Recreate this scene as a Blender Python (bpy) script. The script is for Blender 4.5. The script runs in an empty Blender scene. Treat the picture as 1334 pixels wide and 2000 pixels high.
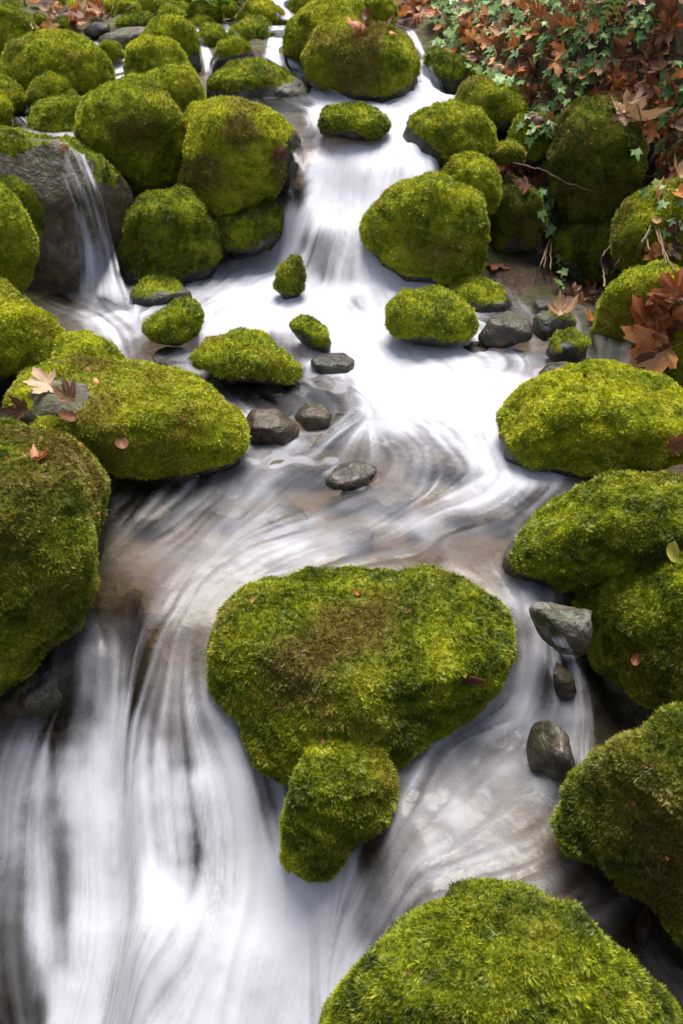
import bpy, bmesh, math, random
import numpy as np
from mathutils import Vector, Matrix, Quaternion
from mathutils.bvhtree import BVHTree

# ------------------------------------------------------------------ camera, light
scene = bpy.context.scene
COL = scene.collection
R = math.radians
PITCH, CAMZ, FPX = R(35), 1.6, 1000 / math.tan(R(30))
cam_d = bpy.data.cameras.new('camera')
cam = bpy.data.objects.new('camera', cam_d)
COL.objects.link(cam)
cam.location = (0, 0, CAMZ)
cam.rotation_euler = (R(90) - PITCH, 0, 0)
cam_d.sensor_fit = 'VERTICAL'
cam_d.sensor_height = 36
cam_d.sensor_width = 24
cam_d.lens = 18 / math.tan(R(30))
cam_d.clip_start = 0.05
cam_d.clip_end = 500
cam_d.dof.use_dof = True
cam_d.dof.focus_distance = 2.6
cam_d.dof.aperture_fstop = 5.6
scene.camera = cam

SUN_EL, SUN_AZ = 74, 10            # soft light from above and behind the cascade
world = bpy.data.worlds.new('World')
scene.world = world
world.use_nodes = True
wn = world.node_tree
bg = wn.nodes['Background']
sky = wn.nodes.new('ShaderNodeTexSky')
sky.sky_type = 'NISHITA'
sky.sun_disc = False
sky.sun_elevation = R(SUN_EL)
sky.sun_rotation = R(SUN_AZ)
sky.air_density = 1.0
sky.dust_density = 3.5
sky.ozone_density = 1.0
hs = wn.nodes.new('ShaderNodeHueSaturation')      # thin overcast: paler than a clear sky
hs.inputs['Saturation'].default_value = 0.65
wn.links.new(sky.outputs[0], hs.inputs['Color'])
wn.links.new(hs.outputs[0], bg.inputs[0])
bg.inputs[1].default_value = 0.068
sun_d = bpy.data.lights.new('sun', 'SUN')
sun = bpy.data.objects.new('sun', sun_d)
COL.objects.link(sun)
sun_d.energy = 1.7
sun_d.angle = R(34)
sun_d.color = (1.0, 0.95, 0.86)
sd = Vector((math.sin(R(SUN_AZ)) * math.cos(R(SUN_EL)), math.cos(R(SUN_AZ)) * math.cos(R(SUN_EL)), math.sin(R(SUN_EL))))
sun.rotation_euler = sd.to_track_quat('Z', 'Y').to_euler()
scene.view_settings.view_transform = 'Standard'
scene.view_settings.look = 'None'
scene.view_settings.gamma = 1
scene.view_settings.use_curve_mapping = False
scene.view_settings.exposure = 1.92
scene.cycles.max_bounces = 7
scene.cycles.diffuse_bounces = 3
scene.cycles.transparent_max_bounces = 12
scene.cycles.use_adaptive_sampling = True
scene.cycles.adaptive_threshold = 0.02
scene.cycles.sample_clamp_indirect = 4

rng = np.random.default_rng(11)
rnd = random.Random(5)

# ------------------------------------------------------------------ helpers
FWD = np.array([0, math.cos(PITCH), -math.sin(PITCH)])
UPV = np.array([0, math.sin(PITCH), math.cos(PITCH)])
RGT = np.array([1.0, 0, 0])
CAMP = np.array([0, 0, CAMZ])

def ray(px, py):
    return FWD + RGT * ((px - 667) / FPX) + UPV * (-(py - 1000) / FPX)

def at(px, py, Y):
    d = ray(px, py)
    return CAMP + d * (Y / d[1])

def to_px(P):
    P = np.asarray(P, float) - CAMP
    f = P @ FWD
    return 667 + FPX * (P @ RGT) / f, 1000 - FPX * (P @ UPV) / f

def _hash(i, j, k, s):
    n = (i * 374761393 + j * 668265263 + k * 2147483647 + s * 974634777) & 0xffffffff
    n = ((n ^ (n >> 13)) * 1274126177) & 0xffffffff
    n = (n ^ (n >> 16)) & 0xffffffff
    return n / 4294967295.0

def vnoise(P, s=0):
    P = np.asarray(P, float)
    I = np.floor(P).astype(np.int64)
    F = P - I
    F = F * F * F * (F * (F * 6 - 15) + 10)
    out = 0
    for a in (0, 1):
        wa = F[:, 0] if a else 1 - F[:, 0]
        for b in (0, 1):
            wb = F[:, 1] if b else 1 - F[:, 1]
            for c in (0, 1):
                wc = F[:, 2] if c else 1 - F[:, 2]
                out = out + wa * wb * wc * _hash(I[:, 0] + a, I[:, 1] + b, I[:, 2] + c, s)
    return out * 2 - 1

def fbm(P, s=0, o=4):
    t, a, P = 0, 0.55, np.asarray(P, float)
    for k in range(o):
        t = t + a * vnoise(P + 17.3 * k, s + k)
        P = P * 2.03
        a *= 0.5
    return t

def sstep(a, b, x):
    t = np.clip((x - a) / (b - a), 0, 1)
    return t * t * (3 - 2 * t)

def mesh_np(name, V, F, smooth=True):
    me = bpy.data.meshes.new(name)
    V = np.ascontiguousarray(V, np.float32)
    F = np.ascontiguousarray(F, np.int32)
    n, k = F.shape
    me.vertices.add(len(V))
    me.vertices.foreach_set('co', V.ravel())
    me.loops.add(n * k)
    me.loops.foreach_set('vertex_index', F.ravel())
    me.polygons.add(n)
    me.polygons.foreach_set('loop_start', np.arange(0, n * k, k, dtype=np.int32))
    me.polygons.foreach_set('use_smooth', np.full(n, smooth))
    me.update(calc_edges=True)
    me.validate()
    return me

def attr(me, name, data, dom='POINT'):
    a = me.attributes.new(name, 'FLOAT', dom)
    a.data.foreach_set('value', np.ascontiguousarray(data, np.float32))

def link(name, me, mat=None, parent=None, loc=None):
    o = bpy.data.objects.new(name, me)
    COL.objects.link(o)
    if mat is not None and me is not None and not me.materials:
        me.materials.append(mat)
    if parent is not None:
        o.parent = parent
    if loc is not None:
        o.location = loc
    return o

def tag(o, label=None, cat=None, group=None, kind=None):
    if label: o['label'] = label
    if cat: o['category'] = cat
    if group: o['group'] = group
    if kind: o['kind'] = kind
    return o

def vnormals(V, F):
    a, b, c = V[F[:, 0]], V[F[:, 1]], V[F[:, 2]]
    fn = np.cross(b - a, c - a)
    N = np.zeros_like(V)
    for k in range(3):
        np.add.at(N, F[:, k], fn)
    return N / (np.linalg.norm(N, axis=1, keepdims=True) + 1e-12)

# ------------------------------------------------------------------ materials
def new_mat(name):
    m = bpy.data.materials.new(name)
    m.use_nodes = True
    nt = m.node_tree
    nt.nodes.clear()
    return m, nt, nt.nodes.new('ShaderNodeOutputMaterial')

class NT:
    def __init__(s, nt): s.nt = nt
    def n(s, t, **kw):
        nd = s.nt.nodes.new('ShaderNode' + t)
        for k, v in kw.items():
            setattr(nd, k, v)
        return nd
    def l(s, a, b): s.nt.links.new(a, b)
    def set(s, sock, v):
        if isinstance(v, bpy.types.NodeSocket): s.l(v, sock)
        else: sock.default_value = v
    def noise(s, vec, scale, detail=4, rough=0.55, dist=0.0):
        nd = s.n('TexNoise')
        s.l(vec, nd.inputs['Vector'])
        nd.inputs['Scale'].default_value = scale
        nd.inputs['Detail'].default_value = detail
        nd.inputs['Roughness'].default_value = rough
        nd.inputs['Distortion'].default_value = dist
        return nd.outputs[0]
    def ramp(s, fac, stops):
        nd = s.n('ValToRGB')
        e = nd.color_ramp.elements
        while len(e) < len(stops): e.new(0.5)
        for i, (p, c) in enumerate(stops):
            e[i].position = p
            e[i].color = c if len(c) == 4 else (*c, 1)
        s.l(fac, nd.inputs[0])
        return nd.outputs[0]
    def mix(s, fac, a, b, bt='MIX'):
        nd = s.n('Mix', data_type='RGBA', blend_type=bt)
        s.set(nd.inputs[0], fac)
        s.set(nd.inputs[6], a if isinstance(a, bpy.types.NodeSocket) else (*a, 1))
        s.set(nd.inputs[7], b if isinstance(b, bpy.types.NodeSocket) else (*b, 1))
        return nd.outputs[2]
    def math(s, op, a, b=0.5, c=0.0, clamp=False):
        nd = s.n('Math', operation=op, use_clamp=clamp)
        s.set(nd.inputs[0], a); s.set(nd.inputs[1], b); s.set(nd.inputs[2], c)
        return nd.outputs[0]
    def attr(s, name, typ='GEOMETRY'):
        nd = s.n('Attribute', attribute_type=typ, attribute_name=name)
        return nd.outputs['Fac']
    def bump(s, h, strength, dist):
        nd = s.n('Bump')
        s.l(h, nd.inputs['Height'])
        nd.inputs['Strength'].default_value = strength
        nd.inputs['Distance'].default_value = dist
        return nd.outputs[0]

def moss_material(name, typ):
    m, nt, out = new_mat(name)
    g = NT(nt)
    pos = g.n('NewGeometry').outputs['Position']
    n1 = g.noise(pos, 9, 4, 0.6)
    n2 = g.noise(pos, 38, 3, 0.6)
    n3 = g.noise(pos, 4.5, 3, 0.5)
    tone = g.attr('tone', typ)
    dry = g.attr('dry', typ)
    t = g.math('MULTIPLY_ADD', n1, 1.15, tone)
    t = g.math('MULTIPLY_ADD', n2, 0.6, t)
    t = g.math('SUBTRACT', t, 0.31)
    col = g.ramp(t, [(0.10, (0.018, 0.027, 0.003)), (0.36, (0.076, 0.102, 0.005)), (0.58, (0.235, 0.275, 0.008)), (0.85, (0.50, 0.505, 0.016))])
    d = g.math('MULTIPLY_ADD', n3, 1.3, dry)
    d = g.math('MULTIPLY_ADD', n2, 0.5, d)
    d = g.math('SUBTRACT', d, 0.99)
    d = g.math('MULTIPLY', d, 3.2, clamp=True)
    col = g.mix(g.math('MULTIPLY', d, 0.85), col, (0.15, 0.098, 0.024))
    if typ == 'INSTANCER':
        oi = g.n('ObjectInfo').outputs['Random']
        v = g.math('MULTIPLY_ADD', oi, 0.8, 0.6)
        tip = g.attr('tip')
        v = g.math('MULTIPLY', v, g.math('MULTIPLY_ADD', tip, 0.75, 0.5))  # sprigs darken towards the base: shade of the gaps put into the colour
        hsv = g.n('HueSaturation')
        g.l(v, hsv.inputs['Value'])
        hsv.inputs['Hue'].default_value = 0.5
        g.l(col, hsv.inputs['Color'])
        col = hsv.outputs[0]
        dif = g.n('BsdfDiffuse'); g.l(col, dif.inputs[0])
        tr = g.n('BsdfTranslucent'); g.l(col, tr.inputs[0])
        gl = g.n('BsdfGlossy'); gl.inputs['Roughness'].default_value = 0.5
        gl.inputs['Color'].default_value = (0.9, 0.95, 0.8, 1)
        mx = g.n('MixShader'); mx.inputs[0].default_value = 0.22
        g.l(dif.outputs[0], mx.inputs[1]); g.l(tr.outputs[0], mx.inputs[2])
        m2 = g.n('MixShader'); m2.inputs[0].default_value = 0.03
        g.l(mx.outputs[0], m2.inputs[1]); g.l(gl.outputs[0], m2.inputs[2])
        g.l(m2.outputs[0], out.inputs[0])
    else:
        col = g.mix(0.45, col, (0.03, 0.035, 0.006))  # mantle darkened, so gaps between clumps carry painted shadow
        b = g.n('BsdfPrincipled')
        g.l(col, b.inputs['Base Color'])
        b.inputs['Roughness'].default_value = 0.95
        b.inputs['Specular IOR Level'].default_value = 0.15
        g.l(g.bump(g.noise(pos, 160, 4, 0.7), 0.9, 0.01), b.inputs['Normal'])
        g.l(b.outputs[0], out.inputs[0])
    return m

def stone_material():
    m, nt, out = new_mat('wet_stone')
    g = NT(nt)
    pos = g.n('NewGeometry').outputs['Position']
    n1 = g.noise(pos, 17, 6, 0.65, 0.5)
    n2 = g.noise(pos, 75, 5, 0.65)
    n3 = g.noise(pos, 22, 4, 0.6, 0.6)
    warm = g.attr('warm')
    grey = g.ramp(n1, [(0.34, (0.010, 0.010, 0.010)), (0.5, (0.034, 0.032, 0.028)), (0.64, (0.12, 0.112, 0.10))])
    brown = g.ramp(n1, [(0.34, (0.035, 0.022, 0.013)), (0.5, (0.12, 0.075, 0.045)), (0.64, (0.24, 0.16, 0.10))])
    col = g.mix(warm, grey, brown)
    lat = g.attr('lichen')
    lich = g.ramp(g.math('MULTIPLY_ADD', lat, .11, n3), [(0.60, (0, 0, 0)), (0.68, (1, 1, 1))])
    la = g.math('MULTIPLY', lich, lat)
    col = g.mix(la, col, (0.42, 0.43, 0.40))
    alg = g.ramp(g.noise(pos, 12, 4, 0.6), [(0.45, (0, 0, 0)), (0.62, (1, 1, 1))])
    col = g.mix(g.math('MULTIPLY', alg, 0.7), col, (0.055, 0.07, 0.014))
    wet = g.attr('wet')
    dk = g.mix(0.62, col, (0, 0, 0))
    col = g.mix(wet, col, dk)
    spk = g.math('MULTIPLY_ADD', n2, 0.9, 0.55)
    col = g.mix(1.0, col, spk, 'MULTIPLY')
    b = g.n('BsdfPrincipled')
    g.l(col, b.inputs['Base Color'])
    g.l(g.math('MULTIPLY_ADD', n2, .35, g.math('MULTIPLY_ADD', wet, -0.30, 0.55)), b.inputs['Roughness'])
    h = g.math('MULTIPLY_ADD', n2, 0.35, n3)
    g.l(g.bump(h, 0.8, 0.018), b.inputs['Normal'])
    g.l(b.outputs[0], out.inputs[0])
    return m

def soil_material():
    m, nt, out = new_mat('forest_soil')
    g = NT(nt)
    pos = g.n('NewGeometry').outputs['Position']
    n1 = g.noise(pos, 6, 5, 0.6)
    n2 = g.noise(pos, 45, 5, 0.7)
    vo = g.n('TexVoronoi'); g.l(pos, vo.inputs['Vector']); vo.inputs['Scale'].default_value = 26
    vg = g.n('RGBToBW'); g.l(vo.outputs['Color'], vg.inputs[0])
    peb = g.ramp(vg.outputs[0], [(0.2, (0.065, 0.045, 0.030)), (0.5, (0.10, 0.07, 0.045)), (0.8, (0.15, 0.11, 0.072))])
    bed = g.mix(n2, peb, (0.10, 0.068, 0.042))
    soil = g.ramp(g.math('MULTIPLY_ADD', n2, 0.7, g.math('MULTIPLY', n1, 0.3)),
                  [(0.3, (0.012, 0.008, 0.005)), (0.5, (0.042, 0.022, 0.012)), (0.68, (0.11, 0.055, 0.026))])
    gm = g.ramp(g.noise(pos, 5, 4, 0.6), [(0.47, (0, 0, 0)), (0.62, (1, 1, 1))])
    gmf = g.math('MULTIPLY', gm, 0.75)
    soil = g.mix(gmf, soil, (0.06, 0.075, 0.01))
    col = g.mix(g.attr('bed'), soil, bed)
    b = g.n('BsdfPrincipled')
    g.l(col, b.inputs['Base Color'])
    b.inputs['Roughness'].default_value = 0.85
    h = g.math('MULTIPLY_ADD', vo.outputs['Distance'], 0.8, n2)
    g.l(g.bump(h, 0.8, 0.02), b.inputs['Normal'])
    g.l(b.outputs[0], out.inputs[0])
    return m

def water_material():
    m, nt, out = new_mat('stream_water')
    g = NT(nt)
    pos = g.n('NewGeometry').outputs['Position']
    foam = g.attr('foam')
    relief = g.attr('relief')
    rip = g.noise(pos, 26, 3, 0.5, 0.8)
    hh = g.math('MULTIPLY_ADD', rip, 0.35, relief)
    bmp = g.bump(hh, 0.2, 0.02)
    fr = g.n('Fresnel'); fr.inputs['IOR'].default_value = 1.33
    g.l(bmp, fr.inputs['Normal'])
    tr = g.n('BsdfTransparent'); tr.inputs[0].default_value = (0.86, 0.84, 0.78, 1)
    gl = g.n('BsdfGlossy'); gl.inputs['Roughness'].default_value = 0.24
    g.l(bmp, gl.inputs['Normal'])
    clear = g.n('MixShader')
    g.l(fr.outputs[0], clear.inputs[0]); g.l(tr.outputs[0], clear.inputs[1]); g.l(gl.outputs[0], clear.inputs[2])
    df = g.n('BsdfDiffuse'); df.inputs[0].default_value = (0.535, 0.54, 0.60, 1)
    gn = g.n('NewGeometry').outputs['Normal']          # aerated water scatters light evenly whatever its slope
    va = g.n('VectorMath', operation='MULTIPLY_ADD'); g.l(gn, va.inputs[0])
    va.inputs[1].default_value = (.72, .72, .72); va.inputs[2].default_value = (0, 0, .42)
    vn = g.n('VectorMath', operation='NORMALIZE'); g.l(va.outputs[0], vn.inputs[0])
    g.l(vn.outputs[0], df.inputs['Normal'])
    tl = g.n('BsdfTranslucent'); tl.inputs[0].default_value = (0.66, 0.665, 0.74, 1)
    wh = g.n('MixShader'); wh.inputs[0].default_value = 0.15
    g.l(df.outputs[0], wh.inputs[1]); g.l(tl.outputs[0], wh.inputs[2])
    mx = g.n('MixShader')
    g.l(foam, mx.inputs[0]); g.l(clear.outputs[0], mx.inputs[1]); g.l(wh.outputs[0], mx.inputs[2])
    g.l(mx.outputs[0], out.inputs[0])
    return m

def veil_material():
    m, nt, out = new_mat('falling_water')
    g = NT(nt)
    foam = g.attr('foam')
    tr = g.n('BsdfTransparent')
    df = g.n('BsdfDiffuse'); df.inputs[0].default_value = (0.535, 0.54, 0.60, 1)
    gn = g.n('NewGeometry').outputs['Normal']          # aerated water scatters light evenly whatever its slope
    va = g.n('VectorMath', operation='MULTIPLY_ADD'); g.l(gn, va.inputs[0])
    va.inputs[1].default_value = (.72, .72, .72); va.inputs[2].default_value = (0, 0, .42)
    vn = g.n('VectorMath', operation='NORMALIZE'); g.l(va.outputs[0], vn.inputs[0])
    g.l(vn.outputs[0], df.inputs['Normal'])
    tl = g.n('BsdfTranslucent'); tl.inputs[0].default_value = (0.66, 0.665, 0.74, 1)
    wh = g.n('MixShader'); wh.inputs[0].default_value = 0.2
    g.l(df.outputs[0], wh.inputs[1]); g.l(tl.outputs[0], wh.inputs[2])
    mx = g.n('MixShader')
    g.l(foam, mx.inputs[0]); g.l(tr.outputs[0], mx.inputs[1]); g.l(wh.outputs[0], mx.inputs[2])
    g.l(mx.outputs[0], out.inputs[0])
    return m

def leaf_material(name, stops, trans=0.25, rough=0.5, scale=14):
    m, nt, out = new_mat(name)
    g = NT(nt)
    pos = g.n('NewGeometry').outputs['Position']
    oi = g.n('ObjectInfo').outputs['Random']
    t = g.math('MULTIPLY_ADD', g.noise(pos, scale, 4, 0.6), 0.7, g.math('MULTIPLY_ADD', oi, 0.6, -0.15))
    col = g.ramp(t, stops)
    vein = g.attr('vein')
    col = g.mix(g.math('MULTIPLY', vein, 0.45), col, stops[-1][1])
    b = g.n('BsdfPrincipled')
    g.l(col, b.inputs['Base Color'])
    b.inputs['Roughness'].default_value = rough
    b.inputs['Specular IOR Level'].default_value = 0.35
    g.l(g.bump(g.noise(pos, 120, 3), 0.25, 0.004), b.inputs['Normal'])
    tr = g.n('BsdfTranslucent'); g.l(col, tr.inputs[0])
    mx = g.n('MixShader'); mx.inputs[0].default_value = trans
    g.l(b.outputs[0], mx.inputs[1]); g.l(tr.outputs[0], mx.inputs[2])
    g.l(mx.outputs[0], out.inputs[0])
    return m

M_TUFT = moss_material('moss_tuft', 'INSTANCER')
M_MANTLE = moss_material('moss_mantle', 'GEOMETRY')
M_STONE = stone_material()
M_SOIL = soil_material()
M_WATER = water_material()
M_VEIL = veil_material()
M_LEAF = leaf_material('dead_leaf', [(0.12, (0.14, 0.036, 0.014)), (0.4, (0.38, 0.10, 0.028)), (0.65, (0.60, 0.21, 0.055)), (0.9, (0.68, 0.38, 0.18))])
M_LEAFP = leaf_material('pale_leaf', [(0.15, (0.20, 0.10, 0.05)), (0.5, (0.36, 0.21, 0.11)), (0.9, (0.48, 0.34, 0.21))])
M_LEAFB = leaf_material('rotting_leaf', [(0.15, (0.035, 0.016, 0.010)), (0.5, (0.12, 0.045, 0.024)), (0.9, (0.24, 0.10, 0.05))])
M_YELLOW = leaf_material('yellow_leaf', [(0.2, (0.40, 0.36, 0.05)), (0.8, (0.62, 0.55, 0.12))])
M_IVY = leaf_material('ivy_leaf', [(0.15, (0.035, 0.095, 0.022)), (0.5, (0.10, 0.215, 0.05)), (0.85, (0.24, 0.35, 0.085))], 0.2, 0.4)
M_FERN = leaf_material('fern_green', [(0.2, (0.10, 0.24, 0.02)), (0.8, (0.26, 0.44, 0.06))], 0.3)
M_TWIG = leaf_material('twig_bark', [(0.2, (0.045, 0.026, 0.016)), (0.8, (0.14, 0.085, 0.05))], 0.0, 0.7, 30)
M_BARK = leaf_material('dark_bark', [(0.2, (0.010, 0.008, 0.006)), (0.8, (0.035, 0.027, 0.020))], 0.0, 0.9, 18)
M_STRAW = leaf_material('dry_stem', [(0.2, (0.10, 0.065, 0.035)), (0.8, (0.22, 0.16, 0.09))], 0.0, 0.7, 30)

# ------------------------------------------------------------------ stream profile
ZC = np.array([(1.0, 0), (2.03, -.003), (2.285, 0), (2.75, .009), (3.12, .024), (3.55, .05), (3.85, .085), (3.94, .11), (4.00, .175), (4.08, .235), (4.14, .345), (4.22, .425), (4.29, .54), (4.42, .60), (4.55, .62),
               (5.1, .70), (5.3, .74), (5.7, .845), (7.0, .99), (8.5, 1.2), (14, 2.4)])
ZL = np.array([(.3, -1.7), (.9, -1.06), (1.12, -.80), (1.25, -.66), (1.36, -.51), (1.44, -.38), (1.50, -.29), (1.56, -.222), (1.65, -.165), (1.72, -.115), (1.80, -.06), (1.90, -.025), (2.03, -.003)])
ZR = np.array([(.3, -.6), (.9, -.36), (1.1, -.285), (1.65, -.28), (1.70, -.25), (1.745, -.13), (1.80, -.07), (1.90, -.025), (2.03, -.003)])
BUMPS = []

def water_z(X, Y):
    X = np.asarray(X, float); Y = np.asarray(Y, float)
    sh = np.broadcast(X, Y).shape
    xr_, yr_ = (np.broadcast_to(a, sh).ravel() for a in (X, Y))
    n1 = 1.7 * fbm(np.stack([xr_ * 4.5 + 3, yr_ * 3.0, 0 * xr_], 1), 91, 3).reshape(sh)
    Yd = Y + 0.055 * n1 * np.exp(-((Y - 1.5) / 0.2) ** 2) + 0.10 * n1 * np.exp(-((Y - 4.2) / 0.25) ** 2)
    Yd = np.where(Y > 3.6, np.maximum(Yd - 0.6 * sstep(-.20, -.42, X - .5 * (4.3 - Y)), np.minimum(Yd, 3.6)), Yd)     # dark recess left of the rapids
    Yd = np.where(Y > 3.6, np.maximum(Yd - 0.5 * sstep(.42, .6, X), np.minimum(Yd, 3.6)), Yd)
    zc = np.interp(Yd, ZC[:, 0], ZC[:, 1])
    zl = np.interp(Yd, ZL[:, 0], ZL[:, 1])
    Ys = Y - .26 * sstep(-.5, -.66, X) - .28 * sstep(.56, .68, X) - .10 * np.exp(-((X + .19) / .12) ** 2)      # both edges of the step lie further upstream
    Yl = Ys + (Yd - Y)
    zl = np.interp(Yl, ZL[:, 0], ZL[:, 1])
    zr = np.interp(Ys, ZR[:, 0], ZR[:, 1])
    w = sstep(-0.03, 0.15, X + 0.05 * np.sin(Y * 9))
    lo = zl * (1 - w) + zr * w
    z = np.where(Ys >= 2.03, zc, lo)
    for (bx, by, r, rz, h) in BUMPS:
        z = z + h * np.exp(-((X - bx) / r) ** 2 - ((Y - by) / rz) ** 2)
    return z

def water_hit(px, py, y0=0.5, y1=8):
    d = ray(px, py); d = d / d[1]
    Ys = np.arange(y0, y1, 0.004)
    z = CAMZ + d[2] * Ys
    w = water_z(d[0] * Ys, Ys)
    i = np.argmax(z <= w)
    return np.array([d[0] * Ys[i], Ys[i], w[i]])

for (px, py, r, ry, h) in [(170, 1330, .13, .10, .05), (120, 1620, .07, .10, .05), (330, 1860, .16, .09, .10), (520, 1900, .08, .08, .06), (60, 1900, .07, .08, .05), (230, 1640, .06, .07, .04), (400, 1560, .05, .06, .035),
                           (470, 1680, .08, .08, .05), (560, 560, .12, .10, .06), (620, 490, .10, .10, .06), (500, 830, .07, .06, .02), (760, 850, .10, .08, .02)]:
    p = water_hit(px, py)
    BUMPS.append((p[0], p[1], r, ry, h))

# ------------------------------------------------------------------ terrain
XR = np.array([(.3, .7), (1.0, .65), (1.5, .60), (2.3, .56), (2.75, .60), (3.3, .88), (3.7, .98), (3.9, .75), (4.05, .5), (4.5, .36), (5.0, .5), (5.7, .7), (7, .2), (12, .2)])
XL = np.array([(.3, -1.3), (1.0, -1.2), (1.6, -1.0), (2.0, -.75), (2.4, -.72), (2.8, -.78), (3.2, -.9), (3.7, -1.3), (4.0, -1.15), (4.2, -1.0), (4.42, -.8), (4.6, -.25), (5.0, -.2), (5.5, -.6), (7, -.4), (12, -.3)])
ctrl = []
for Y in np.concatenate([np.arange(0.4, 2.1, 0.12), np.arange(2.2, 3.8, 0.25), np.arange(3.8, 5.2, 0.12), np.arange(5.4, 7.2, 0.4)]):
    xl, xr = np.interp(Y, XL[:, 0], XL[:, 1]), np.interp(Y, XR[:, 0], XR[:, 1])
    for X in np.linspace(xl, xr, 7):
        ctrl.append((X, Y, float(water_z(X, Y)) - (0.10 if Y < 5 else 0.05)))
for px, py, Y in [(1334, 0, 4.7), (1334, 110, 4.55), (1334, 250, 4.5), (1450, 100, 4.4), (1200, 0, 4.85), (1100, 50, 5.0), (1000, 0, 5.9), (900, 60, 6.0),
                  (1000, 110, 5.35), (1100, 150, 4.85), (1200, 180, 4.75), (1050, 270, 4.95), (1300, 440, 4.45), (1150, 480, 4.6), (1050, 530, 4.25), (1000, 490, 4.5),
                  (1100, 580, 4.0), (1160, 610, 3.8), (1250, 700, 3.75), (1360, 780, 3.3), (1380, 930, 2.9), (1250, 935, 2.72), (1400, 1100, 2.5), (1450, 1300, 2.25),
                  (1500, 1500, 1.9), (1600, 1800, 1.6), (1334, -120, 4.8), (1000, -100, 6.8), (667, -100, 8.6), (300, -100, 8.2), (0, -100, 7.6), (-200, -100, 7),
                  (0, 0, 6.7), (100, 40, 6.3), (200, 70, 6.0), (300, 20, 6.8), (440, 40, 6.8), (0, 110, 5.8), (120, 130, 5.6), (0, 235, 4.95), (110, 255, 4.75), (-200, 200, 5), (-150, 420, 4.1),
                  (260, 230, 5.0), (330, 240, 5.0), (400, 250, 5.0), (520, 260, 5.05), (-200, 640, 3.5), (-250, 900, 2.7), (-300, 1150, 2.3), (-500, 1300, 2.1), (1700, 300, 4.1), (1700, 800, 3.2)]:
    ctrl.append(tuple(at(px, py, Y)))
for X, Y, z in [(-4, 3, .9), (-4, 6, 1.5), (-4, 9, 2.6), (-4, 12, 4), (0, 12, 3.2), (4, 12, 4.6), (4, 9, 3.6), (4, 5, 2.5), (3, 3, 1.9), (4, 1, 2), (-4, 1, .4), (-3, .3, -.2), (3, .3, .6), (1.8, 1.0, .1), (1.2, .5, -.3), (1.6, .3, -.1), (.9, .3, -.5)]:
    ctrl.append((X, Y, z))
ctrl = np.array(ctrl)

def rbf_fit(P, z, smooth):
    n = len(P)
    D = np.linalg.norm(P[:, None] - P[None], axis=2)
    A = np.zeros((n + 3, n + 3))
    A[:n, :n] = -D - np.eye(n) * smooth
    A[:n, n] = 1; A[:n, n + 1:] = P
    A[n, :n] = 1; A[n + 1:, :n] = P.T
    return np.linalg.solve(A, np.concatenate([z, [0, 0, 0]]))

RC = rbf_fit(ctrl[:, :2], ctrl[:, 2], 0.03)

def terrain_z(X, Y):
    Q = np.stack([np.ravel(X), np.ravel(Y)], 1)
    out = np.empty(len(Q))
    for i in range(0, len(Q), 20000):
        q = Q[i:i + 20000]
        D = np.linalg.norm(q[:, None] - ctrl[None, :, :2], axis=2)
        out[i:i + 20000] = -D @ RC[:-3] + RC[-3] + q @ RC[-2:]
    return out.reshape(np.shape(X))

def grid_faces(nx, ny):
    i = np.arange(ny - 1)[:, None] * nx + np.arange(nx - 1)[None]
    i = i.ravel()
    return np.stack([i, i + 1, i + nx + 1, i + nx], 1)

ALLV, ALLF, NV = [], [], 0
def collect(V, F):
    global NV
    ALLV.append(np.asarray(V, float))
    F = np.asarray(F)
    if F.shape[1] == 4:
        F = np.concatenate([F[:, [0, 1, 2]], F[:, [0, 2, 3]]])
    ALLF.append(F + NV); NV += len(V)

# unseen ground past the picture, raised into added walls that block low sky light
for X, Y, z in [(-7, 0, 4), (-7, 6, 5.5), (-7, 12, 7), (7, 0, 2.6), (7, 6, 3.6), (7, 12, 5.5), (0, 15, 5), (-5, 15, 7), (5, 15, 8), (-3, -1, .2), (0, -1, -1.3), (3, -1, .8), (0, -5, -1.2), (-3, -5, 1.0), (3, -5, 1.2), (-7, -5, 4.5), (7, -5, 2.6), (0, -8, 1.5), (-7, -8, 5), (7, -8, 5)]:
    ctrl = np.concatenate([ctrl, [(X, Y, z)]])
RC = rbf_fit(ctrl[:, :2], ctrl[:, 2], 0.03)
def axis(a, b, c, d, s, S):
    return np.concatenate([np.arange(a, b, S), np.arange(b, c, s), np.arange(c, d + S, S)])
gx, gy = np.meshgrid(axis(-7, -3, 3, 7, .04, .2), axis(-8, .2, 9, 15, .04, .2))
tz = terrain_z(gx, gy)
Pn = np.stack([gx.ravel(), gy.ravel(), tz.ravel()], 1)
xl = np.interp(gy, XL[:, 0], XL[:, 1]); xr = np.interp(gy, XR[:, 0], XR[:, 1])
bed = sstep(-.12, .06, np.minimum(gx - xl, xr - gx)) * sstep(5.6, 5.0, gy)
tz = tz + (fbm(Pn * 3.0, 3).reshape(tz.shape) * .07 + fbm(Pn * 11.0, 4).reshape(tz.shape) * .022) * (1 - .7 * bed)
tz = np.where(bed > .15, np.minimum(tz, water_z(gx, gy) - .07), tz)
TV = np.stack([gx.ravel(), gy.ravel(), tz.ravel()], 1)
TF = grid_faces(gx.shape[1], gx.shape[0])
me = mesh_np('ground', TV, TF)
attr(me, 'bed', bed.ravel())
tag(link('ground', me, M_SOIL), kind='structure')
collect(TV, TF)

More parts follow.
